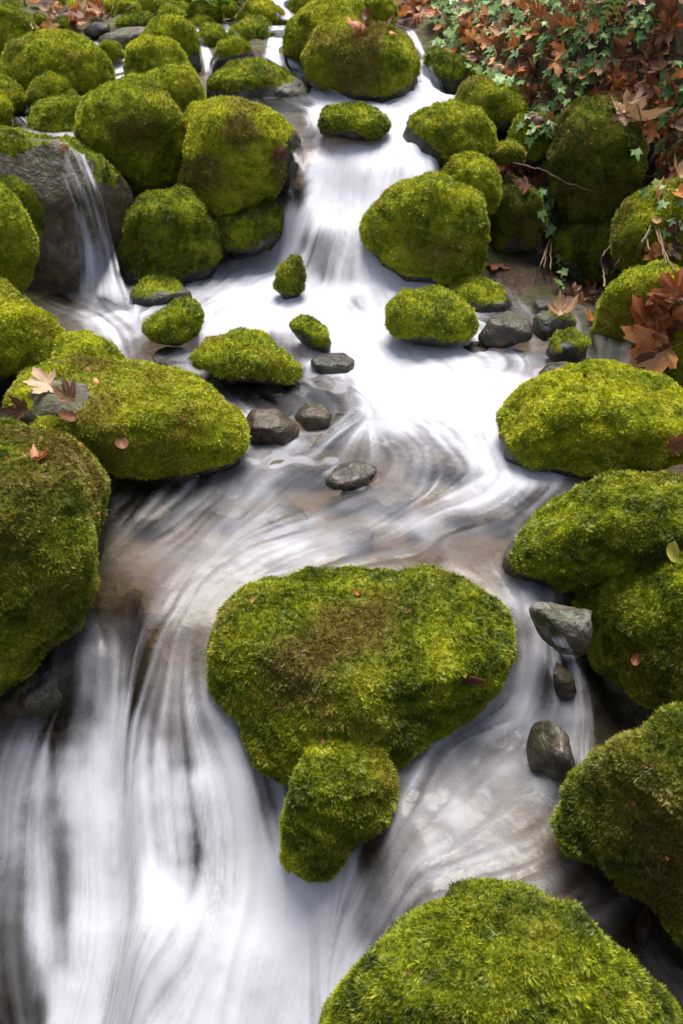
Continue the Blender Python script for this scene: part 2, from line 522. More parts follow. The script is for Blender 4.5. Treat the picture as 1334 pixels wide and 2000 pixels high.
# ------------------------------------------------------------------ stream water
FOAM = {
175: "000000000000789999000000000", 225: "333000000000788998000000000", 275: "000000000000567888000000000", 325: "000000000000899998000000000",
375: "000000000000999997000000000", 425: "000000000089999990000000000", 475: "000000000587569970000000000", 525: "000000046998569997000000000",
575: "000455567999989998600000000", 625: "002676577999989999633320000", 675: "002353268645899999863332200", 725: "000010133222479999975432200",
775: "000011112222247999998632000", 825: "000000012422346767888600000", 875: "000000002544333445678810000", 925: "000000024443222334578720000",
975: "000011233443333346654310000", 1025: "000012344444444554322210000", 1075: "000023445555443322222200000", 1125: "000113455554433222234000000",
1175: "000100345543000000035500000", 1225: "000321234433000000003600000", 1275: "002451234430000000005600000", 1325: "001462346400000000366450000",
1375: "001373446400000003777550000", 1425: "332575445420000035666540000", 1475: "566676656530000345554440000", 1525: "678878887643300455444300000",
1575: "656898887745600545443310000", 1625: "654898888768800544443200000", 1675: "563898778899970554443210000", 1725: "463798889999974544432100000",
1775: "373898999999865444431000000", 1825: "274899999999874343000000000", 1875: "275899999999886300000000000", 1925: "268999999999887500000000000", 1975: "149999999999886000000000000"}
FY = np.array(sorted(FOAM)); FM = np.array([[int(c) for c in FOAM[y]] for y in FY]) / 9.0

def foam_map(px, py):
    c = np.clip(px / 50 - .5, 0, 25.999); r = np.clip((py - 175) / 50, 0, len(FY) - 1.001)
    ci, ri = c.astype(int), r.astype(int)
    cf, rf = c - ci, r - ri
    cf = cf * cf * (3 - 2 * cf); rf = rf * rf * (3 - 2 * rf)
    return (FM[ri, ci] * (1 - cf) + FM[ri, ci + 1] * cf) * (1 - rf) + (FM[ri + 1, ci] * (1 - cf) + FM[ri + 1, ci + 1] * cf) * rf

FLOW = [
 [(900, 150), (845, 190), (770, 225), (700, 265)], [(640, 190), (720, 215), (720, 270)],
 [(615, 285), (605, 380), (545, 460), (440, 515), (390, 560), (300, 620), (300, 700)], [(650, 280), (640, 390), (600, 470), (520, 540), (430, 600), (350, 680), (480, 760)],
 [(690, 280), (680, 390), (650, 480), (620, 600), (640, 700), (720, 780), (800, 860)], [(730, 280), (700, 400), (680, 520), (690, 640), (800, 740), (900, 820), (930, 900)],
 [(775, 280), (740, 400), (710, 530), (760, 640), (880, 720), (960, 790), (960, 880)],
 [(170, 600), (260, 640), (290, 690), (420, 740), (520, 790), (600, 860), (560, 900)],
 [(1080, 690), (1000, 740), (960, 800)], [(930, 640), (1000, 680), (1040, 720)],
 [(720, 790), (680, 830), (620, 880), (500, 940)], [(820, 820), (850, 880), (820, 960), (700, 1020), (560, 1060)], [(950, 860), (960, 930), (880, 980), (740, 1040), (560, 1080), (440, 1130)],
 [(1050, 980), (960, 1030), (800, 1070), (600, 1090)], [(480, 880), (430, 960), (340, 1030), (270, 1090), (240, 1160)], [(560, 960), (430, 1040), (340, 1120), (290, 1220), (260, 1300)],
 [(660, 1040), (500, 1090), (400, 1160), (350, 1260), (320, 1380), (300, 1480)], [(560, 1090), (450, 1150), (400, 1250), (390, 1370), (400, 1480)],
 [(700, 1100), (480, 1130), (425, 1220), (415, 1340), (440, 1430), (500, 1540), (560, 1680), (620, 1850), (650, 2000)],
 [(190, 1200), (240, 1280), (240, 1400), (220, 1500)], [(150, 1230), (150, 1350), (60, 1460), (20, 1560), (10, 1750), (30, 1990)],
 [(220, 1450), (230, 1600), (230, 1800), (180, 1990)], [(100, 1470), (90, 1600), (75, 1800), (90, 1990)], [(290, 1480), (290, 1650), (300, 1800), (230, 1990)], [(400, 1480), (410, 1600), (420, 1720), (350, 1880), (250, 2000)],
 [(470, 1560), (480, 1680), (470, 1820), (440, 2000)], [(560, 1640), (570, 1780), (560, 1900), (540, 2000)],
 [(850, 1060), (940, 1120), (990, 1190), (1015, 1260), (1020, 1330), (1030, 1390), (950, 1430), (860, 1500), (810, 1580), (760, 1680), (690, 1780), (660, 1880)],
 [(1050, 1380), (1010, 1470), (960, 1560), (880, 1660), (780, 1740), (700, 1830), (660, 1900)], [(1090, 1300), (1140, 1380), (1150, 1480), (1080, 1600), (1000, 1680), (900, 1720), (780, 1780)],
]
h = 0.006
wx0, wx1, wy0, wy1 = -1.75, 1.3, 0.72, 5.4
xs, ys = np.arange(wx0, wx1, h), np.arange(wy0, wy1, h)
nx, ny = len(xs), len(ys)
WX, WY = np.meshgrid(xs, ys)
WZ = water_z(WX, WY)
# soften the profile's corners
for _ in range(28):
    WZ[1:-1] = (WZ[:-2] + 2 * WZ[1:-1] + WZ[2:]) / 4
    WZ[:, 1:-1] = (WZ[:, :-2] + 2 * WZ[:, 1:-1] + WZ[:, 2:]) / 4
# flow directions from the streamlines, on a coarse grid first
fp, fd = [], []
for line in FLOW:
    W = np.array([water_hit(*p) for p in line])[:, :2]
    seg = np.linalg.norm(np.diff(W, axis=0), axis=1)
    s = np.concatenate([[0], np.cumsum(seg)])
    u = np.arange(0, s[-1], .04)
    q = np.stack([np.interp(u, s, W[:, 0]), np.interp(u, s, W[:, 1])], 1)
    if len(q) < 3: continue
    d = np.gradient(q, axis=0); d /= np.linalg.norm(d, axis=1, keepdims=True) + 1e-9
    fp.append(q); fd.append(d)
fp, fd = np.concatenate(fp), np.concatenate(fd)
cx, cy = np.meshgrid(np.arange(wx0, wx1 + .04, .04), np.arange(wy0, wy1 + .04, .04))
D2 = (cx.ravel()[:, None] - fp[None, :, 0]) ** 2 + (cy.ravel()[:, None] - fp[None, :, 1]) ** 2
Wt = 1 / (D2 + .0016) ** 2
U = (Wt @ fd) / Wt.sum(1, keepdims=True)
U /= np.linalg.norm(U, axis=1, keepdims=True) + 1e-9
U = U.reshape(cx.shape + (2,))

def bil(A, r, c):
    r = np.clip(r, 0, A.shape[0] - 1.001); c = np.clip(c, 0, A.shape[1] - 1.001)
    ri, ci = r.astype(np.int32), c.astype(np.int32)
    rf, cf = r - ri, c - ci
    if A.ndim == 3: rf, cf = rf[..., None], cf[..., None]
    return (A[ri, ci] * (1 - cf) + A[ri, ci + 1] * cf) * (1 - rf) + (A[ri + 1, ci] * (1 - cf) + A[ri + 1, ci + 1] * cf) * rf

UF = bil(U, (WY - wy0) / .04, (WX - wx0) / .04).astype(np.float32)
swirl = fbm(np.stack([WX.ravel() * 5, WY.ravel() * 5, 0 * WX.ravel()], 1), 41, 3).reshape(WX.shape) * 0.55
c_, s_ = np.cos(swirl), np.sin(swirl)
UF = np.stack([UF[..., 0] * c_ - UF[..., 1] * s_, UF[..., 0] * s_ + UF[..., 1] * c_], -1)

def lic(noise, steps, dl):
    acc = noise * 1.0; wsum = 1.0
    for sg in (1, -1):
        r, c = np.mgrid[0:ny, 0:nx].astype(np.float32)
        for k in range(steps):
            v = UF[np.clip(r, 0, ny - 1).astype(np.int32), np.clip(c, 0, nx - 1).astype(np.int32)]
            c = c + sg * dl * v[..., 0]; r = r + sg * dl * v[..., 1]
            w = math.cos(math.pi / 2 * (k + 1) / (steps + 1)) ** 2
            acc = acc + w * noise[np.clip(r + .5, 0, ny - 1).astype(np.int32), np.clip(c + .5, 0, nx - 1).astype(np.int32)]
            wsum += w
    a = acc / wsum
    return (a - a.mean()) / a.std()

def blur(A, k):
    for _ in range(k):
        A = (np.roll(A, 1, 0) + np.roll(A, -1, 0) + 2 * A) / 4
        A = (np.roll(A, 1, 1) + np.roll(A, -1, 1) + 2 * A) / 4
    return A
n_0 = rng.random((ny, nx)).astype(np.float32)
n_f = blur(rng.random((ny, nx)).astype(np.float32), 1)
n_c = blur(rng.random((ny, nx)).astype(np.float32), 14); n_c = (n_c - n_c.mean()) / n_c.std()
n_m = blur(rng.random((ny, nx)).astype(np.float32), 4); n_m = (n_m - n_m.mean()) / n_m.std()
Lf = lic((n_0 - .5) * 3.0 + (n_f - .5) * 2.5, 46, 1.2)
L = lic((n_f - .5) * 3.5 + n_m * .9, 46, 1.2) * .62 + lic(n_c, 40, 2.0) * .42
PXW, PYW = to_px(np.stack([WX.ravel(), WY.ravel(), WZ.ravel()], 1))
fpx = PXW + 22 * fbm(np.stack([WX.ravel() * 7, WY.ravel() * 7, 0 * WX.ravel()], 1), 51, 3)
fpy = PYW + 22 * fbm(np.stack([WX.ravel() * 7, WY.ravel() * 7, 0 * WX.ravel() + 9], 1), 52, 3)
f = foam_map(fpx, fpy).reshape(WX.shape)
Wn = np.stack([WX.ravel(), WY.ravel(), 0 * WX.ravel()], 1)
patch = sstep(-.35, .4, fbm(Wn * 6, 61, 3)).reshape(WX.shape)
f = np.clip(f + .34 * fbm(Wn * 8, 63, 3).reshape(WX.shape) * np.sqrt(np.clip(f * (1 - f), 0, 1)), 0, 1) ** 1.0
f = f * (1 - .42 * sstep(.85, .3, f))
slope = np.hypot(*np.gradient(WZ, h))
wisp = np.clip(sstep(.5, 2.4, Lf * .75 + L * .5), 0, 1) * (.12 + .88 * patch)
L = L * (.25 + .6 * patch + .35 * sstep(.6, 1.6, slope))
foam = f * (.97 - .22 * sstep(.0, .55, fbm(Wn * 5, 95, 4).reshape(WX.shape))) + L * (.11 + .13 * np.sqrt(np.clip(f * (1 - f), 0, 1)) * 1.7 * np.clip(f * 1.6, .2, 1))
foam = foam + wisp * .42 * sstep(.05, .5, f) * (1 - f)
foam = foam - np.clip(f, 0, 1) * sstep(.35, 1.2, slope) * (.085 * np.clip(Lf, -.6, 2.2) + .07 * np.clip(L, 0, 2.0))
foam = np.clip(foam, 0, 1)
foam = foam * .5 + sstep(0.08, .92, foam) * .48
WZ = WZ + .02 * f * fbm(Wn * 9, 87, 3).reshape(WX.shape) + blur(Lf, 2) * .0035 * sstep(.35, 1.2, slope) + L * .0016 * np.clip(f * 2 + .4, 0, 1.4)
xl = np.interp(WY, XL[:, 0], XL[:, 1]) - .35; xr = np.interp(WY, XR[:, 0], XR[:, 1]) + .3
keep = ((WX > xl) & (WX < xr)).ravel()
F4 = grid_faces(nx, ny)
F4 = F4[keep[F4].all(1)]
used = np.zeros(nx * ny, bool); used[F4.ravel()] = True
remap = np.cumsum(used) - 1
WV = np.stack([WX.ravel(), WY.ravel(), WZ.ravel()], 1)[used]
me = stream_me = mesh_np('stream_water', WV, remap[F4])
attr(me, 'foam', foam.ravel()[used])
attr(me, 'relief', (L * np.clip(f * 1.5 + .4, 0, 1)).ravel()[used] * .5)
tag(link('stream_water', me, M_WATER), kind='structure')

# ------------------------------------------------------------------ moss tufts (instanced sprigs on the moss cushions)
def tube_pts(P, rad, sides=5):
    P = np.asarray(P, float)
    n = len(P)
    rad = np.broadcast_to(np.asarray(rad, float), (n,))
    T = np.gradient(P, axis=0); T /= np.linalg.norm(T, axis=1, keepdims=True) + 1e-9
    ref = np.array([0.31, 0.22, 0.92]); V = []
    for i in range(n):
        a = np.cross(T[i], ref); a /= np.linalg.norm(a) + 1e-9
        b = np.cross(T[i], a)
        for k in range(sides):
            t = 2 * math.pi * k / sides
            V.append(P[i] + rad[i] * (a * math.cos(t) + b * math.sin(t)))
    F = []
    for i in range(n - 1):
        for k in range(sides):
            k2 = (k + 1) % sides
            F.append((i * sides + k, i * sides + k2, (i + 1) * sides + k2, (i + 1) * sides + k))
    return np.array(V), np.array(F)

tuft_col = bpy.data.collections.new('moss_sprigs')
for v in range(5):
    r = random.Random(100 + v)
    V, F, tip = [], [], []
    for k in range(9):
        a = r.random() * 6.283
        d = math.sqrt(r.random()) * .008
        bx, by = d * math.cos(a), d * math.sin(a)
        lean = r.uniform(.15, .85); la = a + r.uniform(-.9, .9)
        ln = r.uniform(.010, .023); w = r.uniform(.0012, .0019)
        side = (math.cos(la + 1.57), math.sin(la + 1.57))
        b0 = len(V)
        for t, ww in ((0, .8), (.55, 1.0), (1, .12)):
            out = lean * ln * t * t
            x, y = bx + math.cos(la) * out, by + math.sin(la) * out
            z = -.003 + ln * t * (1 - .35 * lean * t)
            V += [(x - side[0] * w * ww, y - side[1] * w * ww, z), (x + side[0] * w * ww, y + side[1] * w * ww, z)]
            tip += [t, t]
        F += [(b0, b0 + 1, b0 + 3, b0 + 2), (b0 + 2, b0 + 3, b0 + 5, b0 + 4)]
    me = mesh_np('moss_sprig', np.array(V), np.array(F))
    attr(me, 'tip', tip)
    me.materials.append(M_TUFT)
    tuft_col.objects.link(bpy.data.objects.new('moss_sprig', me))

def moss_nodes():
    ng = bpy.data.node_groups.new('moss_cover', 'GeometryNodeTree')
    I = ng.interface
    I.new_socket('Geometry', in_out='INPUT', socket_type='NodeSocketGeometry')
    for nm, dv in (('Density', 9000.0), ('Scale', 1.0)):
        s = I.new_socket(nm, in_out='INPUT', socket_type='NodeSocketFloat'); s.default_value = dv
    s = I.new_socket('Seed', in_out='INPUT', socket_type='NodeSocketInt')
    I.new_socket('Geometry', in_out='OUTPUT', socket_type='NodeSocketGeometry')
    N = ng.nodes; Lk = ng.links.new
    gi, go = N.new('NodeGroupInput'), N.new('NodeGroupOutput')
    na = N.new('GeometryNodeInputNamedAttribute'); na.data_type = 'FLOAT'; na.inputs[0].default_value = 'density'
    mu = N.new('ShaderNodeMath'); mu.operation = 'MULTIPLY'
    p0 = N.new('GeometryNodeInputPosition')
    gp = N.new('ShaderNodeTexNoise'); gp.inputs['Scale'].default_value = 42; gp.inputs['Detail'].default_value = 2
    Lk(p0.outputs[0], gp.inputs['Vector'])
    gm_ = N.new('ShaderNodeMapRange'); gm_.inputs[1].default_value = .38; gm_.inputs[2].default_value = .56; gm_.inputs[3].default_value = .12
    Lk(gp.outputs[0], gm_.inputs[0])
    m0 = N.new('ShaderNodeMath'); m0.operation = 'MULTIPLY'
    Lk(na.outputs[0], m0.inputs[0]); Lk(gm_.outputs[0], m0.inputs[1])
    Lk(m0.outputs[0], mu.inputs[0]); Lk(gi.outputs['Density'], mu.inputs[1])
    dp = N.new('GeometryNodeDistributePointsOnFaces')
    Lk(gi.outputs['Geometry'], dp.inputs['Mesh']); Lk(mu.outputs[0], dp.inputs['Density']); Lk(gi.outputs['Seed'], dp.inputs['Seed'])
    pos = N.new('GeometryNodeInputPosition')
    nz = N.new('ShaderNodeTexNoise'); nz.inputs['Scale'].default_value = 30; nz.inputs['Detail'].default_value = 2
    Lk(pos.outputs[0], nz.inputs['Vector'])
    sb = N.new('ShaderNodeVectorMath'); sb.operation = 'SUBTRACT'; sb.inputs[1].default_value = (.5, .5, .5)
    Lk(nz.outputs['Color'], sb.inputs[0])
    sc = N.new('ShaderNodeVectorMath'); sc.operation = 'SCALE'; sc.inputs['Scale'].default_value = 4.2
    Lk(sb.outputs[0], sc.inputs[0])
    ad = N.new('ShaderNodeVectorMath'); ad.operation = 'ADD'
    Lk(dp.outputs['Normal'], ad.inputs[0]); Lk(sc.outputs[0], ad.inputs[1])
    ad2 = N.new('ShaderNodeVectorMath'); ad2.operation = 'ADD'; ad2.inputs[1].default_value = (0, 0, -.6)
    Lk(ad.outputs[0], ad2.inputs[0])
    al = N.new('FunctionNodeAlignRotationToVector'); al.axis = 'Z'
    Lk(ad2.outputs[0], al.inputs['Vector'])
    rv = N.new('FunctionNodeRandomValue'); rv.data_type = 'FLOAT'
    rv.inputs[3].default_value = 6.283
    cz = N.new('ShaderNodeCombineXYZ'); Lk(rv.outputs[1], cz.inputs[2])
    er = N.new('FunctionNodeEulerToRotation'); Lk(cz.outputs[0], er.inputs[0])
    rr = N.new('FunctionNodeRotateRotation'); rr.rotation_space = 'LOCAL'
    Lk(al.outputs[0], rr.inputs[0]); Lk(er.outputs[0], rr.inputs[1])
    rs = N.new('FunctionNodeRandomValue'); rs.data_type = 'FLOAT'; rs.inputs[2].default_value = .65; rs.inputs[3].default_value = 1.35; rs.inputs['Seed'].default_value = 7
    ms = N.new('ShaderNodeMath'); ms.operation = 'MULTIPLY'
    Lk(rs.outputs[1], ms.inputs[0]); Lk(gi.outputs['Scale'], ms.inputs[1])
    ci = N.new('GeometryNodeCollectionInfo'); ci.inputs[0].default_value = tuft_col
    ci.inputs['Separate Children'].default_value = True; ci.inputs['Reset Children'].default_value = True
    ip = N.new('GeometryNodeInstanceOnPoints'); ip.inputs['Pick Instance'].default_value = True
    Lk(dp.outputs['Points'], ip.inputs['Points']); Lk(ci.outputs[0], ip.inputs['Instance'])
    Lk(rr.outputs[0], ip.inputs['Rotation']); Lk(ms.outputs[0], ip.inputs['Scale'])
    jg = N.new('GeometryNodeJoinGeometry')
    Lk(ip.outputs[0], jg.inputs[0]); Lk(gi.outputs['Geometry'], jg.inputs[0])
    Lk(jg.outputs[0], go.inputs[0])
    return ng, {it.name: it.identifier for it in ng.interface.items_tree if it.in_out == 'INPUT'}

MOSS_NG, MOSS_ID = moss_nodes()

def add_moss(V, F, N, m, name, parent, loc, density, scale, tone, dry, thick, seed):
    cush = fbm(V * 20, seed + 5, 3) + .5 * fbm(V * 55, seed + 6, 2)
    Vm = V + N * ((m - .28) * thick + cush * thick * .8 * sstep(.3, .7, m))[:, None]
    keepf = (m[F] > .22).any(1)
    if keepf.sum() < 20: return None
    Fk = F[keepf]
    us = np.zeros(len(V), bool); us[Fk.ravel()] = True
    rm = np.cumsum(us) - 1
    me = mesh_np(name, Vm[us] - loc, rm[Fk])
    attr(me, 'density', (sstep(.3, .7, m) * (1 + .2 * cush))[us])
    attr(me, 'tone', (tone + np.zeros(len(V)))[us])
    attr(me, 'dry', (dry + np.zeros(len(V)))[us])
    o = link(name, me, M_MANTLE, parent)
    o['kind'] = 'stuff'
    md = o.modifiers.new('moss_cover', 'NODES'); md.node_group = MOSS_NG
    md[MOSS_ID['Density']] = float(density); md[MOSS_ID['Scale']] = float(scale); md[MOSS_ID['Seed']] = int(seed)
    return o

# ------------------------------------------------------------------ boulders
ICO = {}
def ico(s):
    if s not in ICO:
        bm = bmesh.new(); bmesh.ops.create_icosphere(bm, subdivisions=s, radius=1)
        bm.verts.ensure_lookup_table()
        ICO[s] = (np.array([v.co[:] for v in bm.verts]), np.array([[v.index for v in f.verts] for f in bm.faces]))
        bm.free()
    return ICO[s]

def hull(poly, Y, depth, seed, sub, box=2.6, rough=.10, cut=0, sink=0.0):
    poly = np.array(poly, float)
    # area centroid
    x, y = poly[:, 0], poly[:, 1]; x2, y2 = np.roll(x, -1), np.roll(y, -1)
    cr = x * y2 - x2 * y; A = cr.sum() / 2
    cpx, cpy = ((x + x2) * cr).sum() / (6 * A), ((y + y2) * cr).sum() / (6 * A)
    if Y <= 0:      # stands in the stream: the foot of the outline meets the water
        foot = poly[np.argmax(poly[:, 1])]
        w = water_hit(foot[0], foot[1] - 4)
        hh0 = (poly[:, 1].max() - cpy) / FPX * np.linalg.norm(w - CAMP)
        dd = ray(cpx, cpy); al0 = math.atan2(-dd[2], dd[1])
        Y = w[1] + hh0 * math.sin(al0) + Y + sink
    C = at(cpx, cpy, Y)
    d = C - CAMP; T = np.linalg.norm(d); d = d / T
    r = np.cross(d, [0, 0, 1]); r /= np.linalg.norm(r); u = np.cross(r, d)
    W = []
    for p in poly:
        q = ray(*p); q = CAMP + q * (T / (q @ d)) - C
        W.append((q @ r, q @ u))
    W = np.array(W)
    th = np.linspace(-math.pi, math.pi, 181)[:-1]
    rad = np.zeros(180)
    W2 = np.roll(W, -1, 0)
    for i, t in enumerate(th):
        dx, dy = math.cos(t), math.sin(t)
        best = 0
        for a, b in zip(W, W2):
            e = b - a; den = dx * e[1] - dy * e[0]
            if abs(den) < 1e-9: continue
            s = (a[0] * e[1] - a[1] * e[0]) / den; q = (a[0] * dy - a[1] * dx) / den
            if s > 0 and -1e-6 <= q <= 1 + 1e-6: best = max(best, s)
        rad[i] = best
    k = np.exp(-.5 * (np.arange(-6, 7) / (4.5 if len(poly) < 9 else 2.4)) ** 2); k /= k.sum()
    sm = lambda v: np.convolve(np.concatenate([v[-6:], v, v[:6]]), k, 'valid')
    rad = sm(rad)
    al = math.asin(-d[2])
    hw = (W[:, 0].max() - W[:, 0].min()) / 2; hh = (W[:, 1].max() - W[:, 1].min()) / 2
    B = depth * hw
    if B * math.sin(al) > .85 * hh: B = .85 * hh / math.sin(al)
    Cz = math.sqrt(max(hh ** 2 - (B * math.sin(al)) ** 2, (.5 * hh) ** 2)) / math.cos(al)
    D, F = ico(sub)
    ax = np.array([hw, B, Cz])
    yaw = math.atan2(r[1], r[0])
    cy_, sy_ = math.cos(yaw), math.sin(yaw)
    S = (np.abs(D) ** box).sum(1) ** (-1 / box)
    P = D * S[:, None] * ax
    P = np.stack([P[:, 0] * cy_ - P[:, 1] * sy_, P[:, 0] * sy_ + P[:, 1] * cy_, P[:, 2]], 1)
    sz = (hw + hh) / 2
    q = P / sz
    n = fbm(q * 1.1 + seed * 3.7, seed, 4)
    P = P * (1 + rough * 1.6 * n)[:, None]
    rt = np.random.default_rng(seed + 500)
    tops = [np.array([rt.normal(0, .16), rt.normal(-.05, .14), 1])] + [np.array([math.cos(a_), math.sin(a_), rt.normal(.1, .3)]) for a_ in rt.uniform(0, 6.28, 5)]
    for nn in tops:   # broad worn faces
        nn = nn / np.linalg.norm(nn)
        pr = P @ nn
        lim = rt.uniform(.70, .86) * pr.max()
        P = P - nn * (np.maximum(pr - lim, 0) * .78)[:, None]
    if cut:   # planar facets for angular rock
        rg = np.random.default_rng(seed)
        for _ in range(cut):
            nn = rg.normal(size=3); nn /= np.linalg.norm(nn)
            lim = .72 * np.max(P @ nn)
            over = np.maximum(P @ nn - lim, 0)
            P = P - nn * (over * .9)[:, None]
    # fit the outline
    for _ in range(2):
        a, b, dz = P @ r, P @ u, P @ d
        ps = T / (T + dz)
        ang = np.arctan2(b, a); rr = np.hypot(a, b) * ps
        bins = ((ang + math.pi) / (2 * math.pi) * 180).astype(int) % 180
        mx = np.zeros(180); np.maximum.at(mx, bins, rr)
        mx = np.maximum(mx, np.maximum(np.roll(mx, 1), np.roll(mx, -1)))
        mx = sm(np.where(mx > 0, mx, mx.mean()))
        scl = np.interp((ang + math.pi) / (2 * math.pi) * 180, np.arange(-1, 182), np.concatenate([[(rad / mx)[-1]], rad / mx, (rad / mx)[:2]]))
        P = r * (a * scl)[:, None] + u * (b * scl)[:, None] + d * dz[:, None]
    return P + C, F, sz

BOULDERS = []
def boulder(label, lobes, sub=4, moss=.75, tone=0.0, dry=0.0, wetrock=0.0, warm=.25, lichen=.2, density=17000, scale=.58, thick=.016, name='mossy_boulder', cat='boulder',
            box=2.7, rough=.13, cut=0, group=None, seed=None, water=True, under=.6, band=1.0, spots=(), bald=(), disp=1.0):
    seed = seed if seed is not None else len(BOULDERS) * 7 + 3
    Vs, Fs, n0 = [], [], 0
    for i, (poly, Y, depth) in enumerate(lobes):
        V, F, sz = hull(poly, Y, depth, seed + i, sub, box, rough, cut, .03 if name == 'wet_stone' else 0.0)
        Vs.append(V); Fs.append(F + n0); n0 += len(V)
    V, F = np.concatenate(Vs), np.concatenate(Fs)
    N = vnormals(V, F)
    V = V + N * (fbm(V * 8, seed, 3) * .026 + fbm(V * 26, seed + 2, 3) * .007)[:, None] * min(1, sz * 5) * disp
    N = vnormals(V, F)
    loc = np.array([V[:, 0].mean(), V[:, 1].mean(), V[:, 2].min()])
    wz = water_z(V[:, 0], V[:, 1])
    above = V[:, 2] - wz if water else np.full(len(V), 1.0)
    root = link(name, None, loc=loc)
    tag(root, label, cat, group)
    me = mesh_np('stone', V - loc, F)
    attr(me, 'warm', np.full(len(V), warm)); attr(me, 'lichen', np.full(len(V), lichen))
    attr(me, 'wet', np.clip(wetrock + sstep(.10, .01, above), 0, 1))
    link('stone', me, M_STONE, root)
    if moss > 0:
        nz = fbm(V * 6, seed + 9, 4)
        m = moss + .32 * np.maximum(N[:, 2], 0) + under * np.minimum(N[:, 2], 0) + .75 * nz
        m = sstep(-.05, .55, m) * sstep(.02 * band, .085 * band, above + .05 * band * nz)
        dr = np.full(len(V), float(dry))
        vx, vy = to_px(V)
        for sx, sy, sr, am in spots: dr += am * np.exp(-((vx - sx) ** 2 + (vy - sy) ** 2) / sr ** 2)
        for sx, sy, sr in bald: m = m * (1 - sstep(1.15, .75, np.hypot(vx - sx, (vy - sy) * 1.5) / sr + .5 * nz))
        add_moss(V, F, N, m, 'moss', root, loc, density, scale, tone, dr, thick, seed)
    collect(V, F)
    BOULDERS.append(root)
    return root

# ---- near boulders
NEAR = dict(sub=5, density=46000, scale=.52, thick=.022)
MID = dict(sub=5, density=36000, scale=.50, thick=.02)
boulder('broad domed boulder in midstream, olive moss, bald brown patch on top, drooping lobe below',
        [([(420, 1260), (435, 1190), (480, 1150), (560, 1125), (650, 1118), (760, 1115), (860, 1125), (930, 1160), (985, 1205), (998, 1250), (985, 1310), (940, 1370), (860, 1430), (780, 1475), (700, 1500), (590, 1525), (500, 1495), (450, 1450), (425, 1390), (415, 1320)], 1.80, .78),
         ([(560, 1640), (578, 1560), (600, 1500), (622, 1455), (655, 1432), (700, 1428), (735, 1450), (748, 1490), (766, 1540), (783, 1585), (755, 1650), (712, 1705), (650, 1745), (600, 1740), (560, 1695)], -.045, .7)],
        moss=.95, tone=-.02, dry=.06, seed=21, spots=[(650, 1235, 100, .34), (540, 1310, 80, .22), (880, 1190, 60, .15)], under=.35, band=.12, rough=.03, disp=.45, box=2.3, **NEAR)
boulder('large rounded mossy boulder jutting over the dark pool, with a torn orange leaf on top',
        [([(-260, 1000), (-120, 850), (0, 822), (80, 848), (160, 880), (205, 940), (216, 1010), (212, 1100), (185, 1160), (130, 1200), (0, 1250), (-150, 1300), (-260, 1200)], 2.05, .8),
         ([(-280, 1100), (-120, 900), (0, 886), (90, 925), (150, 975), (172, 1060), (175, 1150), (150, 1230), (80, 1310), (0, 1358), (-120, 1390), (-260, 1300)], 1.93, .7)],
        moss=1.0, tone=-.03, dry=.12, seed=32, spots=[(40, 1080, 110, .25), (120, 930, 60, .2)], under=.3, **NEAR)
boulder('long flat-topped mossy boulder with bare grey stone and dead leaves on one end',
        [([(20, 770), (45, 725), (120, 700), (200, 710), (270, 714), (350, 735), (430, 775), (465, 820), (478, 880), (470, 930), (400, 950), (300, 955), (215, 945), (150, 900), (60, 850), (15, 810)], 2.72, .85)],
        moss=.85, tone=.14, dry=.10, seed=44, spots=[(170, 730, 70, .25), (330, 860, 70, .15)], bald=[(110, 775, 62), (40, 815, 40)], box=3.2, **MID)
boulder('humped bright yellow-green mossy boulder above the rapids beside a twig-strewn ledge',
        [([(972, 850), (990, 790), (1030, 755), (1100, 725), (1180, 712), (1250, 730), (1310, 760), (1360, 800), (1370, 880), (1300, 925), (1200, 940), (1080, 930), (990, 910)], 2.66, .75)],
        moss=.95, tone=.16, dry=-.02, seed=55, **MID)
boulder('low tapering mossy boulder overhanging the wet grey angular rock',
        [([(968, 1100), (985, 1060), (1030, 1015), (1090, 975), (1180, 945), (1260, 930), (1340, 930), (1430, 960), (1430, 1060), (1300, 1110), (1180, 1130), (1120, 1140), (1070, 1160), (1010, 1150), (975, 1125)], 2.06, .65)],
        moss=1.0, tone=-.02, dry=.02, seed=66, rough=.07, under=.4, band=.6, **NEAR)
boulder('tall steep mossy boulder beside the little spout of water, speckled with tiny yellow leaves',
        [([(1140, 1120), (1180, 1090), (1250, 1060), (1334, 1040), (1450, 1060), (1480, 1250), (1440, 1420), (1320, 1420), (1200, 1420), (1165, 1360), (1158, 1260), (1140, 1180)], 1.84, .7)],
        moss=1.0, tone=-.03, dry=.0, seed=77, rough=.09, under=.4, band=.6, **NEAR)
boulder('big sloping mossy boulder with rusty brown patches at the edge of the lower pool',
        [([(1090, 1610), (1110, 1560), (1160, 1490), (1220, 1440), (1300, 1400), (1380, 1390), (1500, 1450), (1560, 1650), (1500, 1850), (1400, 1950), (1330, 1950), (1260, 1850), (1200, 1760), (1130, 1680), (1095, 1640)], 1.22, .6)],
        moss=1.0, tone=-.08, dry=.08, seed=88, rough=.07, spots=[(1290, 1540, 110, .3), (1330, 1680, 90, .25)], under=.4, band=.6, **NEAR)
boulder('round-backed mossy boulder closing the lower pool, shaggy with long green sprigs',
        [([(650, 2000), (680, 1930), (760, 1840), (830, 1790), (900, 1755), (980, 1735), (1050, 1750), (1110, 1790), (1180, 1850), (1250, 1910), (1300, 1960), (1320, 2060), (1250, 2200), (950, 2280), (700, 2200), (640, 2080)], .90, .6)],
        moss=1.05, tone=-.07, dry=.02, seed=99, rough=.06, **NEAR)
